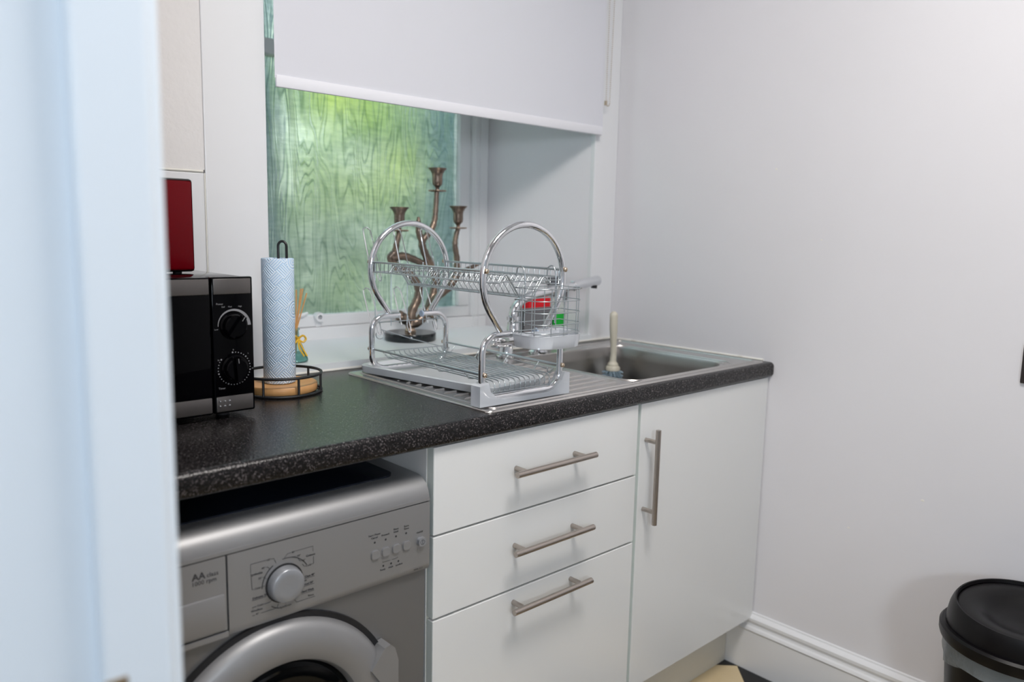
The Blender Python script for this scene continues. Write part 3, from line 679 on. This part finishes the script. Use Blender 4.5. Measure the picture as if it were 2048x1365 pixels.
# ------------------------------------------------------------------ dish rack (local frame: u across, v along, w up)
rk = thing('dish_rack', 'two tier chrome wire dish rack with round hoop ends on the drainer', 'dish rack', (-.8975, .0418, .9066), -.0187, local=True)
LEN = .398; TR = .0068
def endloop(v, foot):
    h = .1047; t = .1339; b = .0125; R = .034
    pts = [(.035, t)]+[(p[0], p[1]) for p in arc(h-R, t-R, R, 90, 0, 8)]+[(p[0], p[1]) for p in arc(h-R, b+R, R, 0, -90, 8)]
    pts += [(p[0], p[1]) for p in arc(-h+R, b+R, R, 270, 180, 8)]+[(p[0], p[1]) for p in arc(-h+R, t-R, R, 180, 90, 8)]+[(-.033, t)]
    MB().tube([(x, v, z) for x, z in pts], TR, 16).build('end_frame', m_chrome, rk, True, angle=60)
    c = .2405; R = .1065
    pts = arc(0, c, R, -35, 215, 40); pts = [(.0595, .1415)]+pts+[(-.0595, .1415)]
    MB().tube([(x, v, z) for x, z in pts], TR, 16).build('hoop', m_chrome, rk, True, angle=60)
    MB().cyl((.0355, v, t), (.0315, v, t), .0078, 16).build('end_cap', m_bluecap, rk)
    MB().cyl((-.0355, v, t), (-.0305, v, t), .0072, 16).build('end_cap', m_chrome, rk)
    for (u, w) in ((-.1045, .0597), (.1047, .0597), (-.1045, .2581), (.1045, .2581)):
        q = MB(); s_ = -1 if v < .2 else 1
        q.ball((u, v+s_*.0095, w), .0052, 2, (1, .8, 1)); q.cyl((u, v+s_*.004, w), (u, v+s_*.0095, w), .0028, 10); q.build('bolt', m_brass, rk)
endloop(0, True); endloop(LEN, False)
# plastic foot under the front end frame
fp = [(-.1205, 0), (.1205, 0), (.1205, .044), (.106, .046), (.098, .030), (.078, .014), (.060, .0095), (-.060, .0095), (-.078, .014), (-.094, .028), (-.099, .046), (-.1205, .040)]
MB().prism(fp, -.015, .013, 'y').build('base_foot', m_foot, rk, False)
wr2 = .0009
ub = MB(); WU = .258
cs = [(-.101, WU), (-.101, WU-.022), (-.060, WU-.024), (-.050, WU-.010), (-.043, WU-.008), (-.037, WU-.014), (-.008, WU-.052), (.030, WU-.052), (.054, WU-.018), (.060, WU-.014), (.067, WU-.018), (.076, WU-.030), (.101, WU-.030), (.101, WU)]
NU = 23
for k in range(NU):
    v = .014+(LEN-.028)*k/(NU-1); ub.tube([(u, v, w) for u, w in cs], wr2, 5)
ub.build('upper_cross_wires', m_wire, rk, True, angle=70)['kind'] = 'stuff'
for u, w, r_ in ((-.101, WU, .0024), (-.101, WU-.022, .0013), (-.008, WU-.053, .0014), (.030, WU-.053, .0014), (.101, WU-.015, .0012), (.101, WU-.030, .0013), (.101, WU, .0024), (-.050, WU-.009, .0012), (.060, WU-.0135, .0012)):
    MB().tube([(u, .004, w), (u, LEN-.004, w)], r_, 8).build('upper_rail', m_wire, rk)
for v in (.006, LEN-.006):
    ub = MB(); ub.tube([(u, v, w) for u, w in cs], .0018, 6)
    ub.build('upper_end_wire', m_wire, rk, True, angle=70)
    MB().tube([(-.101, v, WU-.022), (.101, v, WU-.022)], .0014, 6).build('upper_end_rail', m_wire, rk)
# lower shelf
WL = .0597
for u in (-.103, .103): MB().tube([(u, .002, WL), (u, LEN-.002, WL)], .0024, 8).build('lower_rail', m_wire, rk)
ls = MB(); NL = 13
for k in range(NL):
    u = -.082+.162*k/(NL-1)
    P_ = [(u, .006, .020), (u-.001, .003, .026), (u, .004, .036), (u, .010, .0415), (u, .020, .0430), (u, LEN-.035, .0430), (u, LEN-.022, .046), (u, LEN-.016, .054)]
    ls.tube(P_, .0013, 6)
ls.build('lower_long_wires', m_wire, rk, True, angle=70)['kind'] = 'stuff'
lc = MB()
for v in (.06, .16, .26, LEN-.045): lc.tube([(-.103, v, WL), (-.088, v, .042), (-.08, v, .0408), (.08, v, .0408), (.088, v, .042), (.103, v, WL)], .0015, 6)
lc.tube([(-.084, .006, .020), (.082, .006, .020)], .0015, 6); lc.tube([(-.084, LEN-.016, .054), (.084, LEN-.016, .054)], .0015, 6)
lc.build('lower_cross_wires', m_wire, rk, True, angle=70)
for v in (.022, LEN-.012):
    cw = MB(); P_ = [(-.090+.011*math.cos(a), v, .094+.011*math.sin(a)) for a in [math.radians(-200+i*28) for i in range(0, 11)]]
    P_ += [(-.06, v, .096), (.0, v, .076), (.07, v, .056), (.088, v, .050)]
    cw.tube(P_, .0012, 6)
    P_ = [(.099+.008*math.cos(a), v, .048+.009*math.sin(a)) for a in [math.radians(150+i*30) for i in range(0, 8)]]
    cw.tube(P_+[(.075, v, .030), (.060, v, .024)], .0012, 6)
    cw.build('scroll_wire', m_wire, rk, True, angle=70)
# mug hooks behind the far end
mh = MB(); vb = LEN+.012
for w_ in (.236, .118): mh.tube([(-.098, vb, w_), (.098, vb, w_)], .0012, 6)
for u in (-.088, -.045, .000, .045, .088): mh.tube([(u, vb, .256), (u, vb, .108)], .0011, 6)
mh.build('mug_holder_grid', m_wire, rk)
for wb_, top in ((.236, .335), (.112, .196)):
    for u in (-.088, -.006, .070):
        P_ = [(u-.008, vb, wb_-.004), (u-.009, vb+.004, wb_+.004), (u-.013, vb+.028, top-.012), (u-.010, vb+.031, top-.003), (u-.004, vb+.032, top), (u+.003, vb+.031, top-.004), (u+.007, vb+.028, top-.014), (u+.014, vb+.004, wb_+.004), (u+.014, vb-.004, wb_-.016), (u+.010, vb-.006, wb_-.022), (u+.006, vb-.004, wb_-.016), (u+.004, vb, wb_)]
        MB().tube(smoothline(P_, 3), .0014, 6).build('mug_hook', m_chrome, rk)

# cutlery basket hanging from the rack's right rail
cu = thing('cutlery_basket', 'chrome wire cutlery basket with white drip cup hung on near end of dish rack', 'basket', (-.8975, .0418, .9066), -.0187, local=True)
U0, U1, V0, V1 = -.036, .088, -.088, -.013
def dshape(ins=0, n=8):
    u0, u1, v0, v1 = U0+ins, U1-ins, V0+ins, V1-ins; R = .034-ins*.5
    return arc(u0+R, v0+R, R, 180, 270, n)+arc(u1-R, v0+R, R, -90, 0, n)+[(u1, v1), (u0, v1)]
for w in (.226, .203, .180, .158, .141, .134):
    MB().tube([(u, v, w) for u, v in dshape()], .0011, 6, True).build('basket_wire', m_wire, cu, True, angle=80)
bv = MB(); dd_ = dshape(0, 8)
def along(t):
    P_ = [Vector((a, b)) for a, b in dd_]; P_.append(P_[0]); Ls = [(P_[i+1]-P_[i]).length for i in range(len(P_)-1)]; T = t*sum(Ls)
    for i, l_ in enumerate(Ls):
        if T <= l_: return P_[i]+(P_[i+1]-P_[i])*(T/l_)
        T -= l_
    return P_[-1]
for k in range(11):
    p = along((k+.4)/11); bv.tube([(p.x, p.y, .228), (p.x, p.y, .128)], .0010, 5)
for k in range(3): bv.tube([(U0+.01, V0+.02+k*.021, .131), (U1-.01, V0+.02+k*.021, .131)], .0010, 5)
for u in (-.010, .074):
    bv.tube(smoothline([(u, V1, .150), (u, V1, .225), (u, V1+.001, .250), (u, -.004, .2655), (u, .010, .262), (u, .0125, .245)], 3), .0014, 6)
bv.build('upright_wires', m_wire, cu, True, angle=80)['kind'] = 'stuff'
cupm = MB()
loft(cupm, [[(u, v, .110) for u, v in dshape(.004)], [(u, v, .112) for u, v in dshape(.001)], [(u, v, .136) for u, v in dshape(-.002)], [(u, v, .136) for u, v in dshape(.0005)], [(u, v, .114) for u, v in dshape(.004)]])
n_ = len(dshape()); cupm.add([(u, v, .110) for u, v in dshape(.004)], [tuple(range(n_))]); cupm.add([(u, v, .114) for u, v in dshape(.004)], [tuple(range(n_))])
cupm.build('drip_cup', m_foot, cu, True, angle=50)

# drip tray beneath the rack
dt = MB(); a0 = math.radians(9.5); tcx, tcy = -.873, .305
def tl(x0, x1, y0, y1, r_, z):
    return [(tcx+x*math.cos(a0)-y*math.sin(a0), tcy+x*math.sin(a0)+y*math.cos(a0), z) for x, y in rrect(x0, x1, y0, y1, r_, 5)]
hw, hl = .098, .205
loft(dt, [tl(-hw+.004, hw-.004, -hl+.004, hl-.004, .02, .9075), tl(-hw+.002, hw-.002, -hl+.002, hl-.002, .022, .914), tl(-hw, hw, -hl, hl, .024, .9235), tl(-hw+.003, hw-.003, -hl+.003, hl-.003, .023, .9255), tl(-hw+.012, hw-.012, -hl+.012, hl-.012, .02, .9245), tl(-hw+.017, hw-.017, -hl+.017, hl-.017, .02, .912), tl(-hw+.040, hw-.040, -hl+.040, hl-.040, .02, .9105), tl(-hw+.043, hw-.043, -hl+.043, hl-.043, .02, .9125), tl(-hw+.047, hw-.047, -hl+.047, hl-.047, .02, .9095)])
l_ = tl(-hw+.047, hw-.047, -hl+.047, hl-.047, .02, .9095); dt.add(l_, [tuple(range(len(l_)))])
l_ = tl(-hw+.004, hw-.004, -hl+.004, hl-.004, .02, .9075); dt.add(l_, [tuple(range(len(l_)))])
dt = dt.build('drip_tray', m_paperbody, None, True, off=(tcx, tcy, .9075), angle=45); tag(dt, 'translucent white drip tray lying askew under the dish rack', 'tray')

# ------------------------------------------------------------------ brush in the bowl
br = thing('dish_brush', 'cream handled dish brush standing in the sink bowl', 'brush', (-.222, .372, .7835))
bx, by = -.222, .372
P_ = smoothline([(bx-.004, by, 1.018), (bx-.004, by, 1.008), (bx-.003, by, .970), (bx-.001, by, .935), (bx+.001, by, .895), (bx, by, .873), (bx, by, .862), (bx, by, .856)], 4)
R_ = []
for p in P_:
    z = p.z; R_.append(.0060 if z > 1.015 else (.0118 if z > .960 else (.0105 if z > .93 else (.0088 if z > .885 else (.0100 if z > .868 else .016)))))
R_ = [R_[max(0, i-1)]*.25+R_[i]*.5+R_[min(len(R_)-1, i+1)]*.25 for i in range(len(R_))]
MB().tube(P_, R_, 14).build('handle', m_handle, br, True, angle=70)
MB().lathe([(.005, .863), (.019, .858), (.022, .852), (.021, .846), (.0005, .846)], (bx, by, 0), 24).build('head', m_handle, br)
bs = MB()
for k in range(150):
    a = random.random()*2*PI; q = math.sqrt(random.random()); r1, r2 = .018*q, .030*q+.002
    z2 = .846-.0605*(1-.35*q)-random.random()*.002
    if z2 < .7850: z2 = .7850
    bs.tube([(bx+r1*math.cos(a), by+r1*math.sin(a), .850), (bx+r2*math.cos(a), by+r2*math.sin(a), z2)], [.0012, .0009], 4)
for k in range(16):
    for j in range(4):
        a = 2*PI*(k+.5*(j % 2))/16; z = .846-j*.010; bs.tube([(bx+.014*math.cos(a), by+.014*math.sin(a), z), (bx+.031*math.cos(a), by+.031*math.sin(a), z-.006)], .0016, 5)
bs.build('bristles', m_bristle, br, True)['kind'] = 'stuff'

# ------------------------------------------------------------------ sill items
cad = thing('sink_caddy', 'grey perforated caddy on the sill behind the tap', 'caddy', (-.27, .655, WT))
gm = MB(); gx0, gx1, gy0, gy1, gz0, gz1 = -.340, -.213, .630, .690, WT, 1.010
gm.box((gx0, gy0, gz0), (gx1, gy1, gz0+.004), .001); gm.box((gx0, gy0, gz0), (gx0+.003, gy1, gz1)); gm.box((gx1-.003, gy0, gz0), (gx1, gy1, gz1)); gm.box((gx0, gy1-.003, gz0), (gx1, gy1, gz1))
# perforated front: bars in two directions leave real square holes
for k in range(16):
    x = gx0+(gx1-gx0-.0045)*k/15; gm.box((x, gy0, gz0), (x+.0045, gy0+.0025, gz1))
for k in range(13):
    z = gz0+(gz1-gz0-.0048)*k/12; gm.box((gx0, gy0+.0004, z), (gx1, gy0+.0022, z+.0048))
gm.build('basket', m_grey, cad, False)
MB().box((gx0-.001, gy0-.002, gz1-.008), (gx1+.001, gy0+.003, gz1), .001).build('rim', m_grey, cad, False)
spg = MB().box((-.312, .634, .990), (-.218, .684, 1.040), .006, 3).build('sponge', m_sponge, None, True, off=(-.268, .659, 1.000)); tag(spg, 'bright red sponge sticking out of the grey caddy', 'sponge')
sb_ = thing('spray_bottle', 'spray bottle with dark grey trigger head and green label on sill', 'bottle', (-.172, .66, WT))
bp_ = [(.026, 0), (.030, .004), (.030, .085), (.026, .100), (.014, .116), (.0115, .122), (.0115, .132)]
MB().lathe(bp_, (-.172, .66, WT), 32, cap=True).build('bottle', m_clear, sb_, True, angle=50)
MB().lathe([(.0306, .022), (.0309, .024), (.0309, .064), (.0306, .066)], (-.172, .66, WT), 32).build('label', m_green, sb_)
hd = MB(); hd.lathe([(.014, .118), (.014, .135)], (-.172, .66, WT), 20, cap=True); hd.box((-.200, .646, 1.052), (-.150, .674, 1.100), .005)
hd.tube([(-.150, .655, 1.088), (-.140, .645, 1.060), (-.146, .64, 1.025)], [.007, .006, .004], 10)
hd.build('trigger_head', m_dkgrey, sb_)

# candelabra
CYY = .787
cn = thing('candelabra', 'bronze three cup branch shaped candelabra on round black base', 'candle holder', (-.644, CYY, WT))
MB().lathe([(.0005, 0), (.073, 0), (.0745, .002), (.0745, .021), (.073, .023), (.0005, .023)], (-.644, CYY, WT), 56).build('base', m_marble, cn, True, angle=40)
def branch(pts, rad, name='branch'):
    P_ = smoothline([(x, CYY+dy, z) for x, z, dy in pts], 5); n_ = len(P_)
    R_ = []
    for i in range(n_):
        t = i/(n_-1)*(len(rad)-1); k = min(int(t), len(rad)-2); R_.append((rad[k]*(1-(t-k))+rad[k+1]*(t-k))*1.22*(1+.08*math.sin(i*2.3)))
    return MB().tube(P_, R_, 12).build(name, m_bronze, cn, True, angle=80)
MB().lathe([(.016, .023), (.0165, .028), (.0135, .032), (.0135, .040), (.0165, .044), (.015, .052), (.012, .060)], (-.644, CYY, WT), 20).build('stem_collar', m_bronzehi, cn)
branch([(-.643, .965, 0), (-.640, 1.000, 0), (-.619, 1.040, 0), (-.617, 1.075, 0), (-.645, 1.112, .005), (-.685, 1.135, .01), (-.706, 1.158, .012), (-.694, 1.175, .006), (-.692, 1.200, 0), (-.683, 1.234, 0)], [.013, .011, .010, .010, .010, .0085, .0085, .007, .006])
branch([(-.645, .965, 0), (-.616, .976, -.006), (-.586, 1.006, -.008), (-.552, 1.042, -.006), (-.505, 1.068, 0), (-.478, 1.105, 0), (-.474, 1.150, 0), (-.482, 1.195, 0), (-.479, 1.222, 0), (-.471, 1.246, 0)], [.013, .012, .010, .010, .010, .008, .007, .006, .006])
branch([(-.590, 1.000, 0), (-.555, 1.050, .01), (-.545, 1.095, .01), (-.568, 1.138, .008), (-.593, 1.176, .004), (-.603, 1.206, 0), (-.575, 1.235, 0), (-.560, 1.265, 0), (-.555, 1.305, 0), (-.552, 1.352, 0)], [.008, .010, .010, .010, .009, .008, .0075, .0065, .006])
branch([(-.602, 1.204, 0), (-.614, 1.228, 0), (-.617, 1.255, 0), (-.617, 1.276, 0)], [.009, .008, .007, .003])
branch([(-.706, 1.156, .012), (-.672, 1.163, .012), (-.640, 1.158, .01), (-.600, 1.143, .008), (-.560, 1.128, .008)], [.011, .010, .009, .008, .006])
branch([(-.500, 1.072, 0), (-.465, 1.104, 0), (-.425, 1.125, 0), (-.380, 1.139, 0)], [.008, .0075, .006, .003])
branch([(-.650, .975, 0), (-.672, .985, -.004), (-.684, .992, -.004), (-.676, 1.004, -.004)], [.011, .013, .011, .006])
branch([(-.575, .990, 0), (-.562, .980, -.004), (-.550, .972, -.004)], [.006, .0045, .002])
branch([(-.685, 1.140, .01), (-.690, 1.125, .006), (-.688, 1.112, .004)], [.007, .005, .002])
def cup(x, z):    # z = drip pan level
    MB().lathe([(.0005, -.002), (.020, -.002), (.0245, .001), (.0240, .003), (.018, .0015), (.006, .003), (.0055, .009), (.0085, .013), (.0140, .019), (.0152, .028), (.0150, .042), (.0165, .050), (.0210, .058), (.0265, .0635), (.0270, .066), (.0245, .0655), (.0180, .058), (.0130, .048), (.0120, .034), (.0005, .032)], (x, CYY, z), 28).build('candle_cup', m_bronze, cn, True, angle=45)
    rm = MB()
    for k in range(22):
        a = 2*PI*k/22; rm.ball((x+.0245*math.cos(a), CYY+.0245*math.sin(a), z+.001), .0022, 1)
    rm.build('beaded_pan_rim', m_bronzehi, cn)
cup(-.550, 1.352); cup(-.683, 1.235); cup(-.471, 1.246)

# reed diffuser
df_ = thing('reed_diffuser', 'glass reed diffuser with gold ribbon behind the kitchen roll', 'diffuser', (-1.075, .625, WT))
fx_, fy_ = -1.086, .628
m_flask = mat('aqua_glass', (.55, .86, .82), .03, trans=.92, ior=1.45)
MB().lathe([(.0005, 0), (.024, 0), (.027, .003), (.026, .010), (.014, .040), (.0072, .054), (.0062, .075), (.0085, .079), (.0070, .081)], (fx_, fy_, WT), 32).build('flask', m_flask, df_, True, angle=50)
MB().lathe([(.0005, .003), (.0225, .003), (.0235, .006), (.0225, .012), (.0185, .020), (.0005, .020)], (fx_, fy_, WT), 28).build('scented_oil', mat('pale_teal_oil', (.25, .66, .60), .1, alpha=.8), df_)
for (dx, dy, tx, tz) in ((0, 0, .004, 1.092), (.001, .001, .016, 1.094), (-.001, -.001, .021, 1.094), (.001, -.001, .031, 1.083), (-.002, .001, -.010, 1.088)):
    MB().tube([(fx_+dx-.004, fy_+dy, .935), (fx_+dx, fy_+dy, 1.000), (fx_+tx, fy_+.004, tz)], .0017, 7).build('reed', m_reed, df_)
rbn = MB(); rbn.lathe([(.0082, .052), (.0088, .055), (.0084, .060)], (fx_, fy_, WT), 16)
for s_, l_ in ((1, .018), (-1, .016)):
    rbn.tube(smoothline([(fx_, fy_-.008, .976), (fx_+s_*.010, fy_-.014, .984), (fx_+s_*l_, fy_-.013, .975), (fx_+s_*.010, fy_-.013, .968), (fx_, fy_-.009, .975)], 3), .0026, 6)
    rbn.tube(smoothline([(fx_, fy_-.009, .975), (fx_+s_*.004+.003, fy_-.016, .955), (fx_+.012+s_*.004, fy_-.022, .935)], 3), .0022, 5)
rbn.build('ribbon', m_ribbon, df_)

# kitchen roll on its wooden and wire stand
tx_, ty_ = -1.228, .418
hold = thing('kitchen_roll_holder', 'round wooden stand with black wire rails holding the kitchen roll', 'kitchen roll holder', (tx_, ty_, .90))
MB().lathe([(.0005, .004), (.070, .004), (.072, .006), (.072, .018), (.070, .020), (.0005, .020)], (tx_, ty_, .90), 56).build('wooden_disc', m_wood, hold, True, angle=45)
def circ(r_, z, n=56): return [(tx_+r_*math.cos(2*PI*k/n), ty_+r_*math.sin(2*PI*k/n), z) for k in range(n)]
MB().tube(circ(.0800, .9035), .0030, 8, True).build('lower_rail', m_blackwire, hold)
MB().tube(circ(.0800, .9400), .0030, 8, True).build('upper_rail', m_blackwire, hold)
for a in (20, 62, 122, 195, 218, 268, 320):
    q = math.radians(a); MB().cyl((tx_+.0800*math.cos(q), ty_+.0800*math.sin(q), .9035), (tx_+.0800*math.cos(q), ty_+.0800*math.sin(q), .940), .0026, 8).build('rail_post', m_blackwire, hold)
a = math.radians(-43)
def lp(s_, z): return (tx_+.007+.0085*s_*math.cos(a), ty_+.0085*s_*math.sin(a), z)
P_ = [lp(-1, .92), lp(-1, 1.19)]+[lp(-math.cos(PI*k/8), 1.200+.010*math.sin(PI*k/8)) for k in range(9)]+[lp(1, 1.19), lp(1, .92)]
MB().tube(P_, .0027, 8).build('centre_loop', m_blackwire, hold)
# paper roll with UVs
rl_r, rl_z0, rl_z1 = .0322, .9215, 1.176
def paper_roll():
    n = 64; prof = [(.021, rl_z0), (rl_r-.001, rl_z0), (rl_r, rl_z0+.002), (rl_r, rl_z1-.002), (rl_r-.001, rl_z1), (.021, rl_z1)]
    vs, fs = [], []
    for r_, z in prof:
        for k in range(n+1):
            q = 2*PI*k/n; vs.append((r_*math.cos(q), r_*math.sin(q), z-rl_z0))
    for i in range(len(prof)-1):
        for k in range(n): fs.append((i*(n+1)+k, i*(n+1)+k+1, (i+1)*(n+1)+k+1, (i+1)*(n+1)+k))
    fs += [((len(prof)-1)*(n+1)+k, (len(prof)-1)*(n+1)+k+1, k+1, k) for k in range(n)]
    me = bpy.data.meshes.new('roll'); me.from_pydata(vs, [], fs); me.update(); uvl = me.uv_layers.new(name='UVMap')
    for p in me.polygons:
        p.use_smooth = True
        for li in p.loop_indices:
            vi = me.loops[li].vertex_index; k = vi % (n+1); uvl.data[li].uv = (k/n*2*PI*rl_r, vs[vi][2])
    me.materials.append(m_towel)
    o = bpy.data.objects.new('kitchen_roll', me); COL.objects.link(o); o.location = (tx_-.004, ty_, rl_z0); o.rotation_euler = (0, 0, .8)
    for e_ in me.edges: pass
    return o
tag(paper_roll(), 'embossed white kitchen paper roll standing on the wooden stand', 'kitchen roll')

# ------------------------------------------------------------------ wall socket plate, bin
sp_ = thing('socket_plate', 'dark bronze socket plate on the right wall at the picture edge', 'socket', (0, -.637, .979))
MB().box((-.007, -.680, .936), (-.0002, -.594, 1.022), .0022).build('plate', m_socket, sp_, True)
MB().box((-.009, -.660, .955), (-.006, -.640, .985), .001).build('rocker_switch', m_blackmat, sp_)

BXC, BYC, BZ = -.160, -.686, .428
bn = thing('swing_bin', 'black round bin with swing lid and liner bag against right wall', 'bin', (BXC, BYC, 0))
MB().lathe([(.0005, 0), (.105, 0), (.112, .006), (.128, .30), (.135, BZ-.028)], (BXC, BYC, 0), 56).build('bucket', m_bin, bn, True, angle=50)
lb = MB(); n_ = 56; vs = []
for i, (r_, z) in enumerate(((.1385, BZ-.004), (.1390, BZ-.022), (.1385, BZ-.045), (.1365, BZ-.048))):
    for k in range(n_):
        a = 2*PI*k/n_; w = .0018*math.sin(k*1.9+i)+.0012*math.sin(k*5.1); dz_ = (.012*math.sin(a*2+1)+.006*math.sin(a*5)) if i == 3 else 0
        vs.append((BXC+(r_+w)*math.cos(a), BYC+(r_+w)*math.sin(a), z+dz_))
lb.add(vs, [(i*n_+k, i*n_+(k+1) % n_, (i+1)*n_+(k+1) % n_, (i+1)*n_+k) for i in range(3) for k in range(n_)])
lb.build('liner_bag', m_bag, bn)
MB().lathe([(.137, BZ-.012), (.146, BZ-.010), (.1485, BZ-.002), (.1485, BZ+.012), (.144, BZ+.017), (.137, BZ+.017)], (BXC, BYC, 0), 72).build('rim_collar', m_bin, bn, True, angle=40)
# hood: dome cut by a slanted plane where the swing flap sits
tilt = Matrix.Rotation(math.radians(6), 4, Vector((.2, -.98, 0)).normalized())
hm = MB(); hp_ = [(.137, .0), (.136, .018), (.1325, .038), (.1275, .052), (.1235, .058), (.1205, .058), (.1185, .052)]
n_ = 72; vs = []
for r_, h in hp_:
    for k in range(n_):
        a = 2*PI*k/n_; p = Vector((r_*math.cos(a), r_*math.sin(a), h)); t = h/.061
        q = tilt @ p; p = p*(1-t)+q*t; vs.append((BXC+p.x, BYC+p.y, BZ+.014+p.z))
hm.add(vs, [(i*n_+k, i*n_+(k+1) % n_, (i+1)*n_+(k+1) % n_, (i+1)*n_+k) for i in range(len(hp_)-1) for k in range(n_)])
hm.build('hood', m_bin, bn, True, angle=50)
fm = MB(); vs = []; fl_ = [(.1180, .050), (.1130, .052), (.092, .050), (.074, .045), (.062, .034), (.038, .028), (.0005, .026)]
for r_, h in fl_:
    for k in range(n_):
        a = 2*PI*k/n_; q = tilt @ Vector((r_*math.cos(a), r_*math.sin(a), h)); vs.append((BXC+q.x, BYC+q.y, BZ+.014+q.z))
fm.add(vs, [(i*n_+k, i*n_+(k+1) % n_, (i+1)*n_+(k+1) % n_, (i+1)*n_+k) for i in range(len(fl_)-1) for k in range(n_)])
fm.build('swing_flap', m_bin, bn, True, angle=70)

# ------------------------------------------------------------------ garden seen through the pane
hg = MB()
for k in range(9000):
    x = random.uniform(-2.6, 1.7); z = random.uniform(.0, 2.0)+.15*math.sin(x*3); y = 2.4+.35*math.sin(x*2.1)+.25*math.sin(z*2.7+x)+random.uniform(-.22, .25)
    s_ = random.uniform(.035, .075); n1 = Vector((random.uniform(-1, 1), random.uniform(-1, 1), random.uniform(-1, 1))).normalized(); n2 = n1.cross(Vector((random.uniform(-1, 1), random.uniform(-1, 1), random.uniform(-1, 1)))).normalized()
    c = Vector((x, y, z)); hg.add([c-n1*s_, c+n2*s_*.45, c+n1*s_, c-n2*s_*.45], [(0, 1, 2, 3)])
for k in range(1500):
    c = Vector((random.uniform(-1.9, .2), 2.5+random.uniform(-.2, .3), random.uniform(1.9, 3.6))); s_ = random.uniform(.04, .08)
    n1 = Vector((random.uniform(-1, 1), random.uniform(-1, 1), random.uniform(-1, 1))).normalized(); n2 = n1.cross(Vector((random.uniform(-1, 1), random.uniform(-1, 1), random.uniform(-1, 1)))).normalized()
    hg.add([c-n1*s_, c+n2*s_*.45, c+n1*s_, c-n2*s_*.45], [(0, 1, 2, 3)])
hg = hg.build('garden_hedge', m_leaf, None, False); tag(hg, 'green garden foliage seen blurred through the obscured glass', 'hedge', kind='stuff')
tag(MB().box((.10, 1.45, -.1), (.6, 1.75, 3.4)).build('garden_wall', m_brick, None, False, off=(.32, 1.6, -.1)), 'dark blue grey wall at right of the garden behind the glass', 'wall')
tag(MB().box((-1.08, 1.40, -.1), (-.73, 1.50, 2.0), .01).build('garden_post', m_brick, None, False, off=(-.92, 1.5, -.1)), 'dark post outside at the left edge of the glass', 'post')
struct(MB().box((-4, 1.0, -.15), (4, 4.5, -.1)).build('yard_ground', m_yard, None, False), 'ground outside the window', 'ground')
